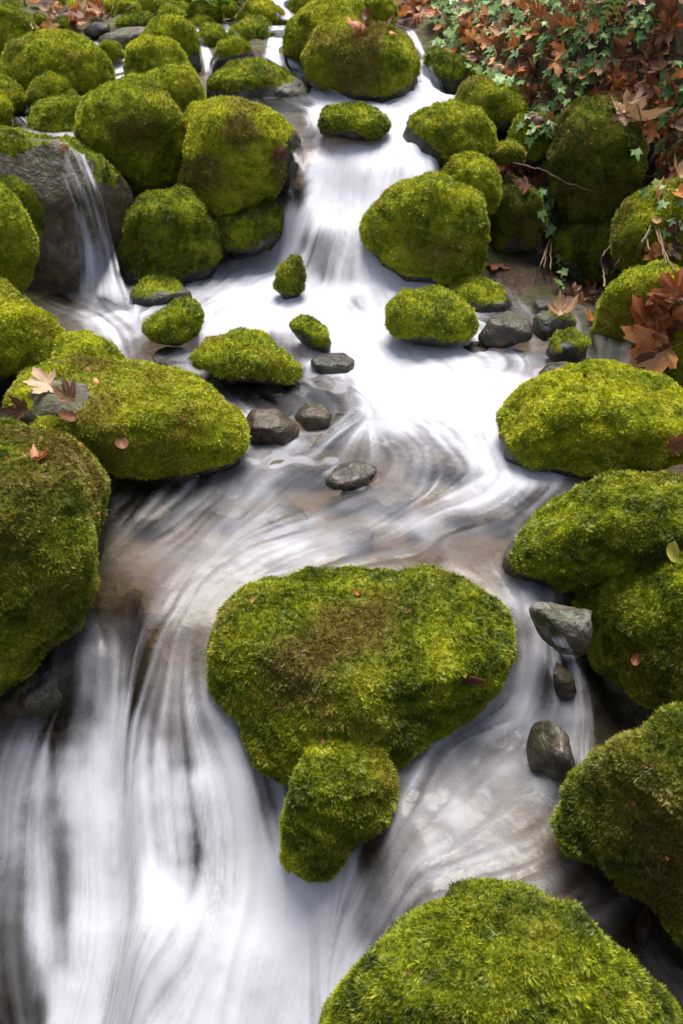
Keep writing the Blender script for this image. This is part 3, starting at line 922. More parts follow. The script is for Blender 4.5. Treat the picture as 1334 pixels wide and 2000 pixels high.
boulder('wedge-shaped mossy boulder at the water edge with a steep dark underside',
        [([(-180, 650), (-100, 560), (0, 556), (50, 590), (90, 625), (118, 670), (105, 715), (50, 745), (0, 770), (-120, 800)], 3.25, .8)],
        moss=.85, tone=.12, dry=.08, seed=110, **MID)
boulder('low bright green mossy hump wedged behind the long flat-topped boulder',
        [([(105, 700), (120, 660), (170, 653), (215, 678), (242, 712), (200, 740), (120, 740)], 3.12, .8)], moss=.95, tone=.16, seed=121)

# ---- left cascade wall and boulders above it
boulder('mossy boulder overhanging the dark recess beside the thin side fall',
        [([(-140, 450), (-80, 350), (0, 362), (35, 400), (60, 460), (64, 520), (50, 560), (0, 580), (-100, 570)], 3.62, .8)], moss=.85, tone=.10, dry=.05, seed=132)
boulder('wide dark wet rock with thin water sliding down its face',
        [([(-70, 420), (-60, 262), (0, 250), (60, 262), (130, 272), (200, 310), (250, 355), (270, 400), (262, 450), (232, 500), (222, 560), (205, 640), (60, 650), (-60, 620)], 4.22, .55)],
        moss=.30, bald=[(180, 420, 120), (120, 340, 100), (235, 400, 90), (140, 520, 100)], tone=-.10, wetrock=.7, warm=.9, lichen=.0, seed=143, box=2.6, name='wet_boulder', sub=5)
boulder('dull green mossy rock face in the recess between the ball boulder and the white rapids',
        [([(240, 430), (290, 380), (360, 365), (400, 395), (428, 480), (418, 545), (370, 580), (300, 600), (238, 570)], 4.22, .6)], moss=.75, tone=-.06, seed=154)
boulder('low mossy hump at the foot of the rock face, sprayed by the rapids',
        [([(250, 575), (285, 546), (340, 546), (378, 575), (365, 610), (300, 620), (258, 612)], 3.95, .7)], moss=.8, tone=0, seed=165)
boulder('small tilted mossy rock standing where the side fall meets the rapids',
        [([(272, 645), (310, 612), (350, 592), (380, 588), (392, 615), (382, 655), (350, 680), (300, 672)], 0, .8)], moss=.62, tone=.0, seed=176, wetrock=.4)
boulder('ball-shaped mossy boulder with a dark shaggy front, set above the recess',
        [([(155, 240), (165, 205), (205, 170), (250, 150), (290, 155), (325, 185), (355, 225), (362, 280), (348, 330), (335, 375), (290, 390), (230, 360), (180, 315), (158, 275)], 4.55, .8)], moss=.85, tone=.06, dry=.02, seed=187, spots=[(270, 250, 60, .35)], sub=5)
boulder('bright yellow-green mossy boulder with brown bald spots overhanging the white rapids',
        [([(352, 290), (365, 235), (385, 205), (420, 188), (470, 195), (530, 220), (575, 250), (593, 300), (590, 345), (562, 385), (500, 412), (455, 428), (415, 432), (380, 395), (355, 360)], 4.5, .8)],
        moss=.85, tone=.20, dry=.06, seed=198, spots=[(468, 250, 36, .5), (560, 330, 34, .5), (400, 330, 40, .3)], sub=5)
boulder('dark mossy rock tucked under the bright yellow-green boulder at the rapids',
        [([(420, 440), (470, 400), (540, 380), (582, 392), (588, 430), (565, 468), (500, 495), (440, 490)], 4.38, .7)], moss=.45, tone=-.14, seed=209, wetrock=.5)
boulder('small black wet stone under the bright mossy boulder at the lip of the rapids',
        [([(560, 375), (575, 362), (592, 366), (599, 390), (590, 412), (570, 410)], 4.3, .8)], moss=0, wetrock=.9, seed=215, sub=4, name='wet_stone', cat='stone', warm=.1)
boulder('sloping green boulder with thin moss and bare patches between two upper falls',
        [([(400, 190), (415, 150), (450, 120), (500, 116), (550, 135), (600, 165), (641, 200), (632, 238), (580, 258), (500, 255), (420, 235)], 5.3, .6)], moss=.72, tone=.0, dry=.05, seed=220, sub=5)
boulder('small peaked mossy boulder behind the sloping green boulder',
        [([(408, 125), (430, 85), (460, 77), (490, 95), (503, 122), (470, 145), (420, 145)], 5.65, .8)], moss=.85, tone=.08, seed=231)
boulder('mossy boulder with an even rounded top just behind the ball boulder',
        [([(280, 155), (320, 135), (370, 140), (393, 180), (392, 220), (360, 235), (310, 225), (285, 200)], 4.95, .8)], moss=.85, tone=.10, seed=242)
boulder('blocky bright mossy boulder beside the narrow white spout',
        [([(247, 135), (255, 90), (290, 76), (330, 80), (362, 108), (372, 145), (330, 158), (255, 158)], 5.3, .8)], moss=.85, tone=.14, seed=253, box=3)
boulder('upright mossy boulder behind the blocky bright one',
        [([(280, 85), (295, 45), (340, 35), (375, 55), (390, 100), (397, 145), (370, 160), (330, 120)], 5.65, .8)], moss=.85, tone=.08, seed=264)
boulder('wide dome of moss beside the narrow white spout, largest boulder of the upper bank',
        [([(-5, 130), (20, 85), (70, 66), (130, 67), (180, 90), (215, 130), (228, 172), (190, 195), (120, 192), (40, 190), (-8, 165)], 5.2, .7)], moss=.85, tone=.10, dry=.05, seed=275, sub=5)
boulder('small pointed mossy rock in front of the wide dome of moss',
        [([(48, 200), (70, 160), (95, 141), (125, 155), (152, 188), (145, 210), (90, 215)], 4.95, .8)], moss=.8, tone=.04, dry=.05, seed=286)
boulder('low oval mossy rock beside the small still pool above the side fall',
        [([(57, 245), (75, 207), (120, 192), (170, 195), (182, 235), (168, 266), (100, 270)], 4.72, .8)], moss=.8, tone=.02, seed=297)
boulder('small mossy rock at the edge of the still pool above the side fall',
        [([(-50, 230), (-30, 190), (0, 180), (18, 210), (22, 250), (0, 268), (-50, 265)], 4.66, .8)], moss=.8, tone=.08, seed=308)
boulder('mossy rock behind the still pool beside the small pointed rock',
        [([(-40, 180), (-10, 150), (10, 152), (38, 172), (42, 212), (10, 225), (-40, 225)], 4.95, .8)], moss=.8, tone=.08, seed=319)
boulder('dark mossy boulder under fallen leaves behind the wide dome of moss',
        [([(-60, 60), (-30, 25), (0, 16), (40, 25), (66, 52), (62, 90), (20, 105), (-50, 105)], 5.85, .8)], moss=.8, tone=.04, seed=330)
boulder('bare flat grey slab above the narrow white spout',
        [([(190, 72), (230, 56), (290, 50), (310, 64), (300, 95), (240, 110), (200, 95)], 5.85, .7)], moss=-.45, wetrock=.2, warm=.3, seed=341, name='grey_slab', box=3, cat='rock')
boulder('black wet stone at the head of the grey slab',
        [([(162, 58), (185, 42), (212, 46), (218, 64), (195, 74), (168, 70)], 6.0, .8)], moss=-.6, wetrock=.6, warm=.1, seed=352, name='wet_stone', sub=4, cat='stone')
boulder('small half-drowned mossy stone above the narrow white spout',
        [([(190, 100), (205, 82), (228, 86), (240, 108), (220, 120), (198, 116)], 5.6, .8)], moss=.35, wetrock=.5, seed=363, sub=4)
for lb, poly, Y, tn in [
    ('small bright mossy cap beside the topmost white water', [(463, 38), (485, 8), (520, 4), (550, 25), (562, 45), (510, 54)], 6.6, .14),
    ('dark mossy rock splitting the middle upper fall', [(448, 62), (480, 41), (520, 44), (537, 70), (522, 104), (480, 106), (455, 90)], 6.2, -.06),
    ('dull mossy rock between two thin trickles', [(383, 78), (405, 51), (430, 55), (447, 78), (432, 102), (395, 104)], 6.05, .0),
    ('mossy rock at the top beside the topmost white water', [(555, 15), (575, -8), (610, -10), (625, 10), (600, 28), (565, 28)], 6.9, .04),
    ('small mossy mound behind the upright boulder', [(305, 36), (325, 14), (350, 16), (360, 32), (340, 44)], 6.4, .06),
    ('mossy mound beneath the leafy green plant', [(365, 52), (385, 36), (410, 38), (420, 54), (395, 64)], 6.5, .02),
    ('mossy mound beside dry twigs on the upper bank', [(120, 30), (145, 4), (190, 2), (200, 26), (165, 44)], 6.6, .06),
    ('long low mossy mound on the upper bank', [(130, 12), (170, -16), (230, -14), (250, 10), (200, 22)], 7.0, .04),
    ('mossy stone among fallen leaves on the upper bank', [(100, 58), (118, 38), (140, 40), (152, 62), (125, 74)], 6.2, -.04),
    ('mossy stone leaning on the dark boulder of the upper bank', [(58, 58), (75, 30), (95, 45), (108, 68), (80, 80)], 6.1, .02),
    ('brown mossy stone behind the grey slab', [(222, 52), (250, 32), (290, 30), (305, 46), (270, 58)], 6.2, -.1)]:
    boulder(lb, [(poly, Y, .8)], moss=.8, tone=tn, sub=4 if 'cap' in lb else 3, water=False)

r6 = random.Random(31)
for k in range(34):
    px = r6.uniform(-10, 480) if k < 26 else r6.uniform(640, 860)
    py = r6.uniform(-22, 30) if k < 26 else r6.uniform(-20, 15)
    rr = r6.uniform(16, 34)
    Y = float(np.interp(py, [-30, 0, 40, 80], [7.6, 6.9, 6.5, 6.1]))
    poly = [(px + rr * 1.25 * math.cos(a_) * r6.uniform(.85, 1.15), py + rr * .8 * math.sin(a_) * r6.uniform(.85, 1.15)) for a_ in np.arange(0, 6.2, .63)]
    boulder('small mossy stone crowded among others at the head of the ' + ('upper bank' if k < 26 else 'ivy bank'), [(poly, Y, .8)], moss=.8, tone=r6.uniform(-.12, .1), sub=3, water=False, group='mossy stones at the head of the stream')

# ---- middle of the upper stream
boulder('great mossy boulder crowned in yellow-green moss with a dark shaggy front, above the upper pool',
        [([(590, 110), (620, 60), (680, 42), (740, 46), (790, 75), (813, 115), (816, 175), (800, 205), (740, 208), (680, 200), (630, 172), (598, 145)], 5.3, .75),
         ([(552, 105), (560, 60), (600, 20), (650, -6), (695, 5), (715, 50), (655, 105), (605, 138), (565, 134)], 5.6, .8)],
        moss=.85, tone=.12, dry=.04, seed=374, spots=[(640, 85, 40, .4), (730, 70, 40, .45), (690, 150, 60, .25)], sub=5)
boulder('mossy mound with orange leaves behind the great boulder',
        [([(690, 30), (710, 0), (760, -5), (775, 20), (770, 50), (720, 55)], 6.2, .8)], moss=.8, tone=.06, seed=380, water=False)
boulder('low flat mossy rock in the middle of the upper pool',
        [([(622, 248), (640, 212), (690, 203), (730, 214), (768, 246), (740, 268), (680, 275), (635, 268)], 0, .75)], moss=.7, tone=-.04, seed=385, wetrock=.4)
boulder('wet mossy slab beside the plunging upper fall',
        [([(812, 115), (850, 97), (900, 115), (942, 140), (928, 175), (890, 200), (858, 195), (825, 150)], 5.6, .7)], moss=.55, tone=-.08, seed=396, wetrock=.4)
boulder('smooth green mossy boulder on the bend of the upper pool',
        [([(787, 270), (800, 235), (830, 212), (880, 202), (930, 214), (960, 245), (968, 290), (935, 320), (880, 330), (840, 350), (805, 340), (790, 310)], 4.6, .8)], moss=.85, tone=.06, dry=.04, seed=407, sub=5)
boulder('mossy boulder with a brown cleft between the ivy and the upper pool',
        [([(890, 200), (905, 165), (940, 151), (990, 164), (1026, 190), (1030, 235), (1000, 268), (950, 255), (910, 230)], 5.0, .8)], moss=.85, tone=.06, dry=.06, seed=418)
boulder('big stepped mossy boulder with a hanging dark fringe flanking the white rapids',
        [([(709, 440), (730, 400), (780, 365), (830, 342), (860, 338), (895, 360), (932, 380), (956, 440), (945, 495), (932, 545), (860, 572), (790, 566), (730, 540), (711, 490)], 4.12, .7),
         ([(862, 345), (885, 310), (925, 302), (960, 325), (974, 370), (960, 420), (910, 430), (880, 390)], 4.3, .8)],
        moss=.85, tone=.08, dry=.0, seed=429, spots=[(820, 500, 60, .3), (760, 360, 30, .3)], sub=5)
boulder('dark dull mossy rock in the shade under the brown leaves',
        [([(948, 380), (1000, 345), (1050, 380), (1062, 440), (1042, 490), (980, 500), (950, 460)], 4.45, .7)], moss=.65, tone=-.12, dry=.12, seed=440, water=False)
boulder('big mossy boulder, its moss toned dark as in shade, draped with ivy and orange leaves',
        [([(1085, 260), (1110, 215), (1160, 195), (1220, 205), (1258, 270), (1256, 340), (1222, 400), (1160, 445), (1110, 432), (1085, 370), (1075, 310)], 4.55, .75)], moss=.75, tone=-.14, dry=.2, seed=451, sub=5, water=False)  # moss tone lowered: the bank's shade is put into the colour
boulder('small mossy rock half covered by trailing ivy',
        [([(998, 262), (1020, 230), (1060, 220), (1090, 250), (1085, 305), (1040, 316), (1003, 300)], 4.75, .8)], moss=.8, tone=.0, seed=462, water=False)
boulder('little golden cushion of moss beside a heap of brown leaves',
        [([(962, 302), (980, 282), (1005, 280), (1022, 298), (1010, 318), (975, 320)], 4.5, .8)], moss=1, tone=.1, dry=.22, seed=473, sub=4, water=False)
boulder('yellow-green mossy boulder with dry stalks on it, above the heap of red-brown leaves',
        [([(1198, 460), (1225, 395), (1285, 362), (1360, 345), (1420, 430), (1400, 540), (1300, 555), (1230, 530), (1205, 500)], 4.05, .7)], moss=.9, tone=.06, dry=.10, seed=484, water=False)
boulder('leaning bright mossy boulder beside a heap of large red-brown maple leaves',
        [([(1135, 700), (1160, 630), (1190, 570), (1240, 530), (1300, 518), (1370, 560), (1380, 660), (1330, 740), (1240, 745), (1160, 735)], 3.6, .7)], moss=.9, tone=.12, dry=.04, seed=495, water=False, sub=5)
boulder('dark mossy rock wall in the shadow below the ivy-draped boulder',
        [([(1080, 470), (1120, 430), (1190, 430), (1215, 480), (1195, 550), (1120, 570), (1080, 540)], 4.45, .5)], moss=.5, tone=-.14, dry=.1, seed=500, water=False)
boulder('rounded mossy rock with a bare wet foot beside the foaming water',
        [([(756, 602), (790, 570), (840, 564), (890, 580), (926, 622), (922, 655), (880, 680), (820, 676), (770, 652)], 0, .8)], moss=.62, tone=.04, seed=506, wetrock=.3, warm=.3)
boulder('fresh green mossy rock wedged behind the rounded rock with a bare wet foot',
        [([(850, 578), (880, 550), (930, 547), (982, 565), (1003, 595), (985, 635), (920, 640), (870, 620)], 3.9, .7)], moss=.85, tone=.10, seed=517)
boulder('smooth bare grey wet rock leaning into the quiet backwater',
        [([(930, 655), (955, 622), (1000, 606), (1034, 630), (1040, 664), (980, 680), (940, 672)], 0, .7)], moss=-.5, wetrock=.75, warm=.35, seed=528, name='bare_rock', cat='rock')
boulder('dark wet stone under a curled tan leaf at the backwater',
        [([(1038, 645), (1045, 615), (1090, 603), (1127, 625), (1122, 658), (1060, 668)], 0, .8)], moss=.05, wetrock=.5, warm=.35, seed=539, name='wet_stone', cat='stone')
boulder('bright mossy knob beside a curled tan leaf', [([(1037, 612), (1045, 588), (1070, 584), (1082, 606), (1060, 622)], 3.82, .8)], moss=.95, tone=.14, seed=545, sub=4)
boulder('glistening black stone below the leaning bright boulder',
        [([(1064, 692), (1085, 660), (1120, 651), (1150, 670), (1143, 708), (1100, 722)], 0, .8)], moss=.1, wetrock=.8, warm=.1, seed=550, name='wet_stone', cat='stone', lichen=.5)
boulder('low dark stone awash below the glistening black stone',
        [([(1048, 728), (1070, 708), (1110, 706), (1126, 726), (1105, 746), (1065, 746)], 0, .8)], moss=-.1, wetrock=.8, warm=.2, seed=561, name='wet_stone', sub=4, cat='stone')

# ---- rocks standing in the stream
boulder('pyramid-shaped mossy rock with a bare wet rim in the middle of the rapids',
        [([(376, 705), (410, 665), (460, 649), (510, 655), (555, 685), (582, 722), (572, 750), (530, 758), (460, 745), (400, 722)], 0, .8)], moss=.60, tone=.05, dry=.06, seed=572, wetrock=.2, sub=5)
boulder('slim tilted mossy rock surrounded by white foam',
        [([(563, 636), (590, 621), (630, 640), (650, 668), (642, 692), (610, 684), (578, 660)], 0, .8)], moss=.6, tone=-.02, seed=583, wetrock=.4)
boulder('dark upright mossy rock splitting the white rapids',
        [([(538, 565), (550, 520), (580, 496), (592, 530), (588, 575), (562, 594)], 0, .8)], moss=.5, tone=-.06, seed=594, wetrock=.5)
boulder('flat grey-green wet stone washed by foam beside the slim tilted rock',
        [([(605, 705), (630, 690), (670, 688), (696, 708), (680, 728), (625, 730)], 0, .8)], moss=-.1, tone=-.1, seed=605, wetrock=.5, name='wet_stone', sub=4, cat='stone')
boulder('glossy brown wet stone with water pouring off it, beside the long flat-topped boulder',
        [([(468, 835), (490, 800), (540, 798), (577, 825), (585, 852), (560, 872), (500, 872), (472, 860)], 0, .85)], moss=-.6, wetrock=.75, warm=.9, lichen=0, seed=616, name='wet_stone', cat='stone')
boulder('round speckled brown stone just breaking the rapids',
        [([(574, 815), (595, 788), (630, 788), (652, 812), (640, 840), (600, 844)], 0, .85)], moss=-.3, wetrock=.8, warm=1.0, lichen=0, seed=627, name='wet_stone', cat='stone')
boulder('low pale stone with white crust and an olive rim in the clear pool',
        [([(633, 938), (660, 910), (700, 901), (740, 915), (722, 948), (680, 956), (645, 955)], 0, .8)], moss=-.35, tone=-.05, wetrock=.6, warm=.6, lichen=.6, seed=638, name='wet_stone', cat='stone')
boulder('angular grey rock with white crusts at the head of the little spout',
        [([(1030, 1182), (1060, 1172), (1110, 1185), (1157, 1190), (1158, 1250), (1140, 1284), (1090, 1278), (1058, 1242)], 1.72, .7)], moss=-.25, tone=-.1, wetrock=.7, warm=.3, lichen=.6, seed=649, cut=7, rough=.06, name='angular_rock', cat='rock')
boulder('wet green stone with water streaming round it under the angular grey rock',
        [([(1058, 1312), (1085, 1288), (1115, 1315), (1127, 1352), (1104, 1400), (1062, 1392)], 0, .8)], moss=-.1, tone=-.14, wetrock=.6, warm=.5, lichen=.2, seed=660, name='wet_stone', cat='stone')
boulder('mottled dark stone with white crust standing at the edge of the lower pool',
        [([(1023, 1455), (1040, 1412), (1070, 1404), (1107, 1430), (1128, 1490), (1124, 1556), (1080, 1566), (1043, 1515)], 0, .8)], moss=-.3, tone=-.12, wetrock=.6, warm=.5, lichen=.5, seed=671, name='wet_stone', cat='stone')
boulder('dark drowned boulder under the thin veil of the lower falls',
        [([(50, 1640), (100, 1560), (170, 1560), (205, 1640), (200, 1760), (150, 1860), (80, 1840), (45, 1740)], 1.64, .6)], moss=0, wetrock=.8, warm=.3, seed=675, name='wet_boulder')
boulder('dark boulder at the foot of the overhanging mossy boulder, slick with water',
        [([(-60, 1420), (0, 1290), (90, 1225), (190, 1215), (250, 1290), (262, 1400), (180, 1470), (60, 1480)], 1.90, .7)], moss=0, wetrock=.8, warm=.4, seed=678, name='wet_boulder', sub=5)
# drowned stones seen through the clear water
r5 = random.Random(8)
SUBM = [(505, 765, 34), (470, 775, 28), (610, 745, 30), (665, 770, 26), (700, 785, 34), (555, 905, 40), (585, 870, 30), (410, 735, 30), (440, 700, 26), (355, 730, 30), (660, 830, 30), (330, 735, 26), (540, 752, 34), (580, 770, 30), (525, 905, 60), (615, 905, 44), (760, 975, 46), (700, 965, 34), (850, 790, 40), (690, 805, 36), (640, 760, 30), (480, 745, 34), (430, 760, 40), (340, 700, 36),
        (520, 690, 30), (450, 1000, 34), (560, 1010, 40), (900, 1000, 36), (980, 1010, 34), (1000, 960, 30), (300, 1010, 40), (270, 1240, 34), (300, 1225, 26), (900, 910, 40), (830, 900, 44),
        (820, 1020, 30), (700, 1050, 36), (1040, 965, 26), (930, 690, 36), (1000, 700, 30), (900, 1640, 40), (980, 1660, 34), (860, 1480, 36), (940, 1540, 34), (1080, 1700, 36), (840, 1560, 30)]
for px, py, rr in SUBM:
    p = water_hit(px, py)
    poly = []
    for k in range(10):
        t = k * .6283
        poly.append((px + rr * math.cos(t) * r5.uniform(.85, 1.2), py + rr * .62 * math.sin(t) * r5.uniform(.85, 1.2)))
    boulder('smooth brown stone under the clear shallows ' + ('round the pyramid-shaped mossy rock' if py < 800 and px < 700 else 'of the pool above the broad domed boulder' if py < 1180 else 'of the lower pool beside the domed boulder' if px > 500 else 'at the brink of the lower falls'), [(poly, p[1] + (.062 if 680 < py < 930 and px < 720 else .075 if py < 1180 else .12), .9)], sub=4, moss=0, wetrock=.45, warm=r5.uniform(.4, 1.0), lichen=0, name='drowned_stone', cat='stone', group='stones under the clear water')

# ------------------------------------------------------------------ falling water
ALLV_, ALLF_ = np.concatenate(ALLV), np.concatenate(ALLF)
# water piles up white where it meets the rocks
bv = np.concatenate(ALLV[1:])
bw = bv[np.abs(bv[:, 2] - water_z(bv[:, 0], bv[:, 1])) < .012]
ii = ((bw[:, 1] - wy0) / h).astype(int); jj = ((bw[:, 0] - wx0) / h).astype(int)
ok = (ii > 0) & (ii < ny) & (jj > 0) & (jj < nx)
edge = np.zeros((ny, nx)); edge[ii[ok], jj[ok]] = 1
edge = blur(edge, 10); edge = np.clip(edge * 9, 0, 1)
edge *= sstep(-.1, .35, fbm(Wn * 14, 83, 2).reshape(WX.shape))
foam = np.clip(np.maximum(foam, edge * (.12 + 1.1 * f)), 0, .97)
stream_me.attributes['foam'].data.foreach_set('value', np.ascontiguousarray(foam.ravel()[used], np.float32))
BVH = BVHTree.FromPolygons([tuple(v) for v in ALLV_], [tuple(f) for f in ALLF_])

def surf(px, py):
    d = Vector(ray(px, py)); d.normalize()
    hit = BVH.ray_cast(Vector(CAMP), d)
    if hit[0] is None: return None, None, None
    return hit[0], hit[1], hit[3]

def fall(sections, foams, label_seed, snap=True, na=20, nl=70, lift=.012, freq=16):
    S = np.array([[*a, *b, Y] for a, b, Y in sections], float)
    u = np.linspace(0, len(S) - 1, nl)
    q = np.stack([np.interp(u, np.arange(len(S)), S[:, k]) for k in range(5)], 1)
    fo = np.interp(u, np.linspace(0, len(S) - 1, len(foams)), foams)
    V, A = [], []
    for i in range(nl):
        for j in range(na):
            s = j / (na - 1)
            px, py = q[i, 0] * (1 - s) + q[i, 2] * s, q[i, 1] * (1 - s) + q[i, 3] * s
            Y = q[i, 4]
            P = at(px, py, Y)
            if snap:
                d = Vector(ray(px, py)).normalized()
                h = BVH.ray_cast(Vector(CAMP), d)
                if h[0] is not None and h[0].y - .03 < Y + .25:
                    Yh = h[0].y
                    P = np.array(h[0]) - np.array(d) * lift if Yh > Y - .25 else P
            V.append(P)
            edge = min(s, 1 - s) * 2
            A.append((s, u[i], fo[i], edge))
    V = np.array(V).reshape(nl, na, 3); A = np.array(A)
    for _ in range(9):
        V[1:-1] = (V[:-2] + 2 * V[1:-1] + V[2:]) / 4
        V[:, 1:-1] = (V[:, :-2] + 2 * V[:, 1:-1] + V[:, 2:]) / 4
    n = fbm(np.stack([A[:, 0] * freq, A[:, 1] * .7, np.full(len(A), label_seed)], 1), label_seed, 3)
    n2 = fbm(np.stack([A[:, 0] * freq * .3, A[:, 1] * .9, np.full(len(A), label_seed + 5)], 1), label_seed + 3, 2)
    f = A[:, 2] + .55 * n + .4 * n2
    edge = sstep(0, .45, A[:, 3] + .25 * n)
    ends = sstep(0, .06, A[:, 1] / (len(S) - 1)) * sstep(1, .88, A[:, 1] / (len(S) - 1))
    f = np.clip(f, 0, 1) * edge * ends
    me = mesh_np('waterfall', V.reshape(-1, 3), grid_faces(na, nl))
    attr(me, 'foam', np.clip(f, 0, .95))
    return tag(link('waterfall', me, M_VEIL), kind='structure')

fall([((792, 58), (808, 56), 5.9), ((800, 85), (824, 83), 5.75), ((812, 118), (842, 126), 5.5), ((814, 145), (862, 155), 5.35), ((808, 200), (875, 200), 5.15)], [.7, .8, .7, .95, 1], 1)
fall([((755, 42), (775, 48), 6.1), ((795, 55), (812, 60), 5.95)], [.6, .8], 2)
fall([((838, 98), (850, 90), 5.75), ((868, 112), (880, 104), 5.7), ((900, 124), (905, 112), 5.7), ((930, 132), (934, 118), 5.65), ((936, 155), (950, 140), 5.6)], [.9, .8, .8, .6], 3)
fall([((520, -12), (570, -14), 6.9), ((533, 22), (572, 24), 6.6), ((545, 42), (590, 38), 6.4)], [.95, 1, .9], 4)
fall([((520, 50), (582, 48), 6.2), ((520, 62), (572, 56), 6.1), ((514, 92), (562, 88), 6.0), ((506, 116), (562, 122), 5.85)], [.35, .8, .95, 1], 5)
fall([((508, 108), (540, 100), 5.85), ((560, 138), (575, 118), 5.75), ((590, 160), (604, 135), 5.6), ((625, 190), (640, 165), 5.45)], [.9, .9, .8, .7], 6)
fall([((600, 165), (625, 150), 5.5), ((628, 188), (652, 172), 5.3), ((642, 215), (690, 195), 5.15)], [.9, .95, .9], 7)
fall([((428, 46), (445, 46), 6.4), ((436, 62), (462, 62), 6.25), ((448, 78), (478, 76), 6.1)], [.8, .9, .8], 8)
fall([((374, 54), (388, 54), 6.1), ((384, 76), (397, 76), 5.95), ((391, 96), (412, 98), 5.8), ((392, 112), (425, 116), 5.7), ((400, 150), (412, 150), 5.5)], [.7, .9, .9, .7, .6], 9)
fall([((160, 78), (205, 76), 5.9), ((185, 100), (252, 95), 5.7), ((208, 120), (254, 118), 5.55), ((220, 130), (250, 128), 5.45), ((226, 172), (244, 172), 5.25)], [.3, .3, .8, .95, .9], 10)
fall([((44, 200), (56, 200), 4.9), ((44, 224), (58, 224), 4.85)], [.6, .7], 11)
fall([((24, 228), (70, 226), 4.8), ((24, 248), (150, 252), 4.65), ((46, 268), (175, 272), 4.48)], [.22, .25, .5], 12, snap=False)
fall([((70, 270), (165, 273), 4.45), ((90, 300), (175, 305), 4.25), ((115, 350), (195, 358), 4.1), ((135, 400), (210, 410), 4.02), ((150, 480), (226, 480), 3.95), ((155, 540), (240, 540), 3.87), ((135, 608), (275, 612), 3.74)], [.22, .12, .08, .2, .5, .7, .85], 13, nl=110, na=34, freq=13)
fall([((990, 1285), (1054, 1282), 1.77), ((990, 1310), (1056, 1308), 1.745), ((986, 1345), (1058, 1342), 1.725), ((978, 1396), (1064, 1396), 1.70)], [.35, .55, .7, .95], 15, snap=False, na=30, freq=12)
fall([((1070, 1240), (1100, 1238), 1.83), ((1098, 1290), (1128, 1285), 1.78), ((1118, 1340), (1150, 1335), 1.72), ((1118, 1400), (1160, 1400), 1.67), ((1112, 1460), (1162, 1460), 1.62), ((1120, 1510), (1158, 1505), 1.58)], [.3, .5, .65, .65, .5, .3], 16)

# ------------------------------------------------------------------ leaves
def leaf_mesh(name, kind, seed, mat):
    r = random.Random(seed)
    if kind == 'maple':
        lob = [(-118, .62), (-52, .93), (0, 1.0), (52, .93), (118, .62)]
        out = []
        for i, (a, l) in enumerate(lob):
            l *= r.uniform(.92, 1.08); a += r.uniform(-4, 4)
            for da, rr in ((-21, .62), (-16, .80), (-9, .80), (0, 1.0), (9, .80), (16, .80), (21, .62)):
                out.append((a + da, rr * l * r.uniform(.95, 1.05), da == 0))
            if i < 4: out.append(((a + lob[i + 1][0]) / 2, .50 * r.uniform(.85, 1.1), False))
        out.append((180, .12, False))
    elif kind == 'ivy':
        out = []
        for a, l in [(-115, .55), (-55, .72), (0, 1.0), (55, .72), (115, .55)]:
            out += [(a - 14, l * .72, False), (a, l, True), (a + 14, l * .72, False)]
            if a < 110: out.append((a + 28, .46 if abs(a + 28) < 60 else .42, False))
        out.append((180, .16, False))
    else:   # oval
        out = [(t, (1.0 * math.cos(R(t / 2)) ** 2 + .16) if True else 1, t == 0) for t in range(-160, 161, 20)] + [(180, .12, False)]
        out = [(a, l * (.55 + .45 * abs(math.cos(R(a)))), m) for a, l, m in out]
    n = len(out)
    fold, curl, tw = r.uniform(.1, .8), r.choice((-1, 1)) * r.uniform(.35, .95), r.uniform(-.9, .9)
    if kind == 'ivy': fold, curl, tw = r.uniform(.05, .25), r.uniform(-.35, .05), r.uniform(-.15, .15)
    V = [(0, 0, 0)]; vein = [1.0]
    for ring in (.34, .68, 1.0):
        for a, l, m in out:
            x, y = l * ring * math.sin(R(a)), l * ring * math.cos(R(a))
            ph = a * .05 + seed
            z = fold * abs(x) * .8 + curl * (x * x + y * y) + tw * x * y + .05 * math.sin(ph * 2.3 + ring * 4) * ring
            V.append((x, y, z)); vein.append(1.0 if m else 0.0)
    F = [(0, 1 + k, 1 + (k + 1) % n) for k in range(n)]
    T = []
    for q in (0, 1):
        for k in range(n):
            a, b = 1 + q * n + k, 1 + q * n + (k + 1) % n
            T += [(a, a + n, b + n), (a, b + n, b)]
    F = [(a, c, b) for a, b, c in F + T]
    pl = .7 if kind == 'maple' else .5
    P = [(0, .02, 0), (.02, -pl * .4, .02), (.06 * r.uniform(-1, 1), -pl, -.05)]
    tv, tf = tube_pts(P, [.016, .012, .012], 4)
    b0 = len(V)
    V += [tuple(v) for v in tv]; vein += [1.0] * len(tv)
    for f in tf: F += [(b0 + f[0], b0 + f[1], b0 + f[2]), (b0 + f[0], b0 + f[2], b0 + f[3])]
    me = mesh_np(name, np.array(V), np.array(F))
    attr(me, 'vein', vein)
    me.materials.append(mat)
    return me

MAPLE = {m.name: [leaf_mesh('fallen_leaf', 'maple', 10 * i + k, m) for k in range(6)] for i, m in enumerate((M_LEAF, M_LEAFP, M_LEAFB))}
OVALD = {m.name: [leaf_mesh('fallen_leaf', 'oval', 70 + 10 * i + k, m) for k in range(4)] for i, m in enumerate((M_LEAF, M_LEAFB, M_YELLOW, M_LEAFP))}
IVY = [leaf_mesh('leaf', 'ivy', 200 + k, M_IVY) for k in range(6)]
lr = random.Random(77)

def orient(nrm, spin, tilt):
    z = Vector(nrm) + Vector((lr.gauss(0, tilt), lr.gauss(0, tilt), lr.gauss(0, tilt) * .5))
    z.normalize()
    q = z.to_track_quat('Z', 'Y')
    return (q @ Quaternion((0, 0, 1), spin)).to_euler()

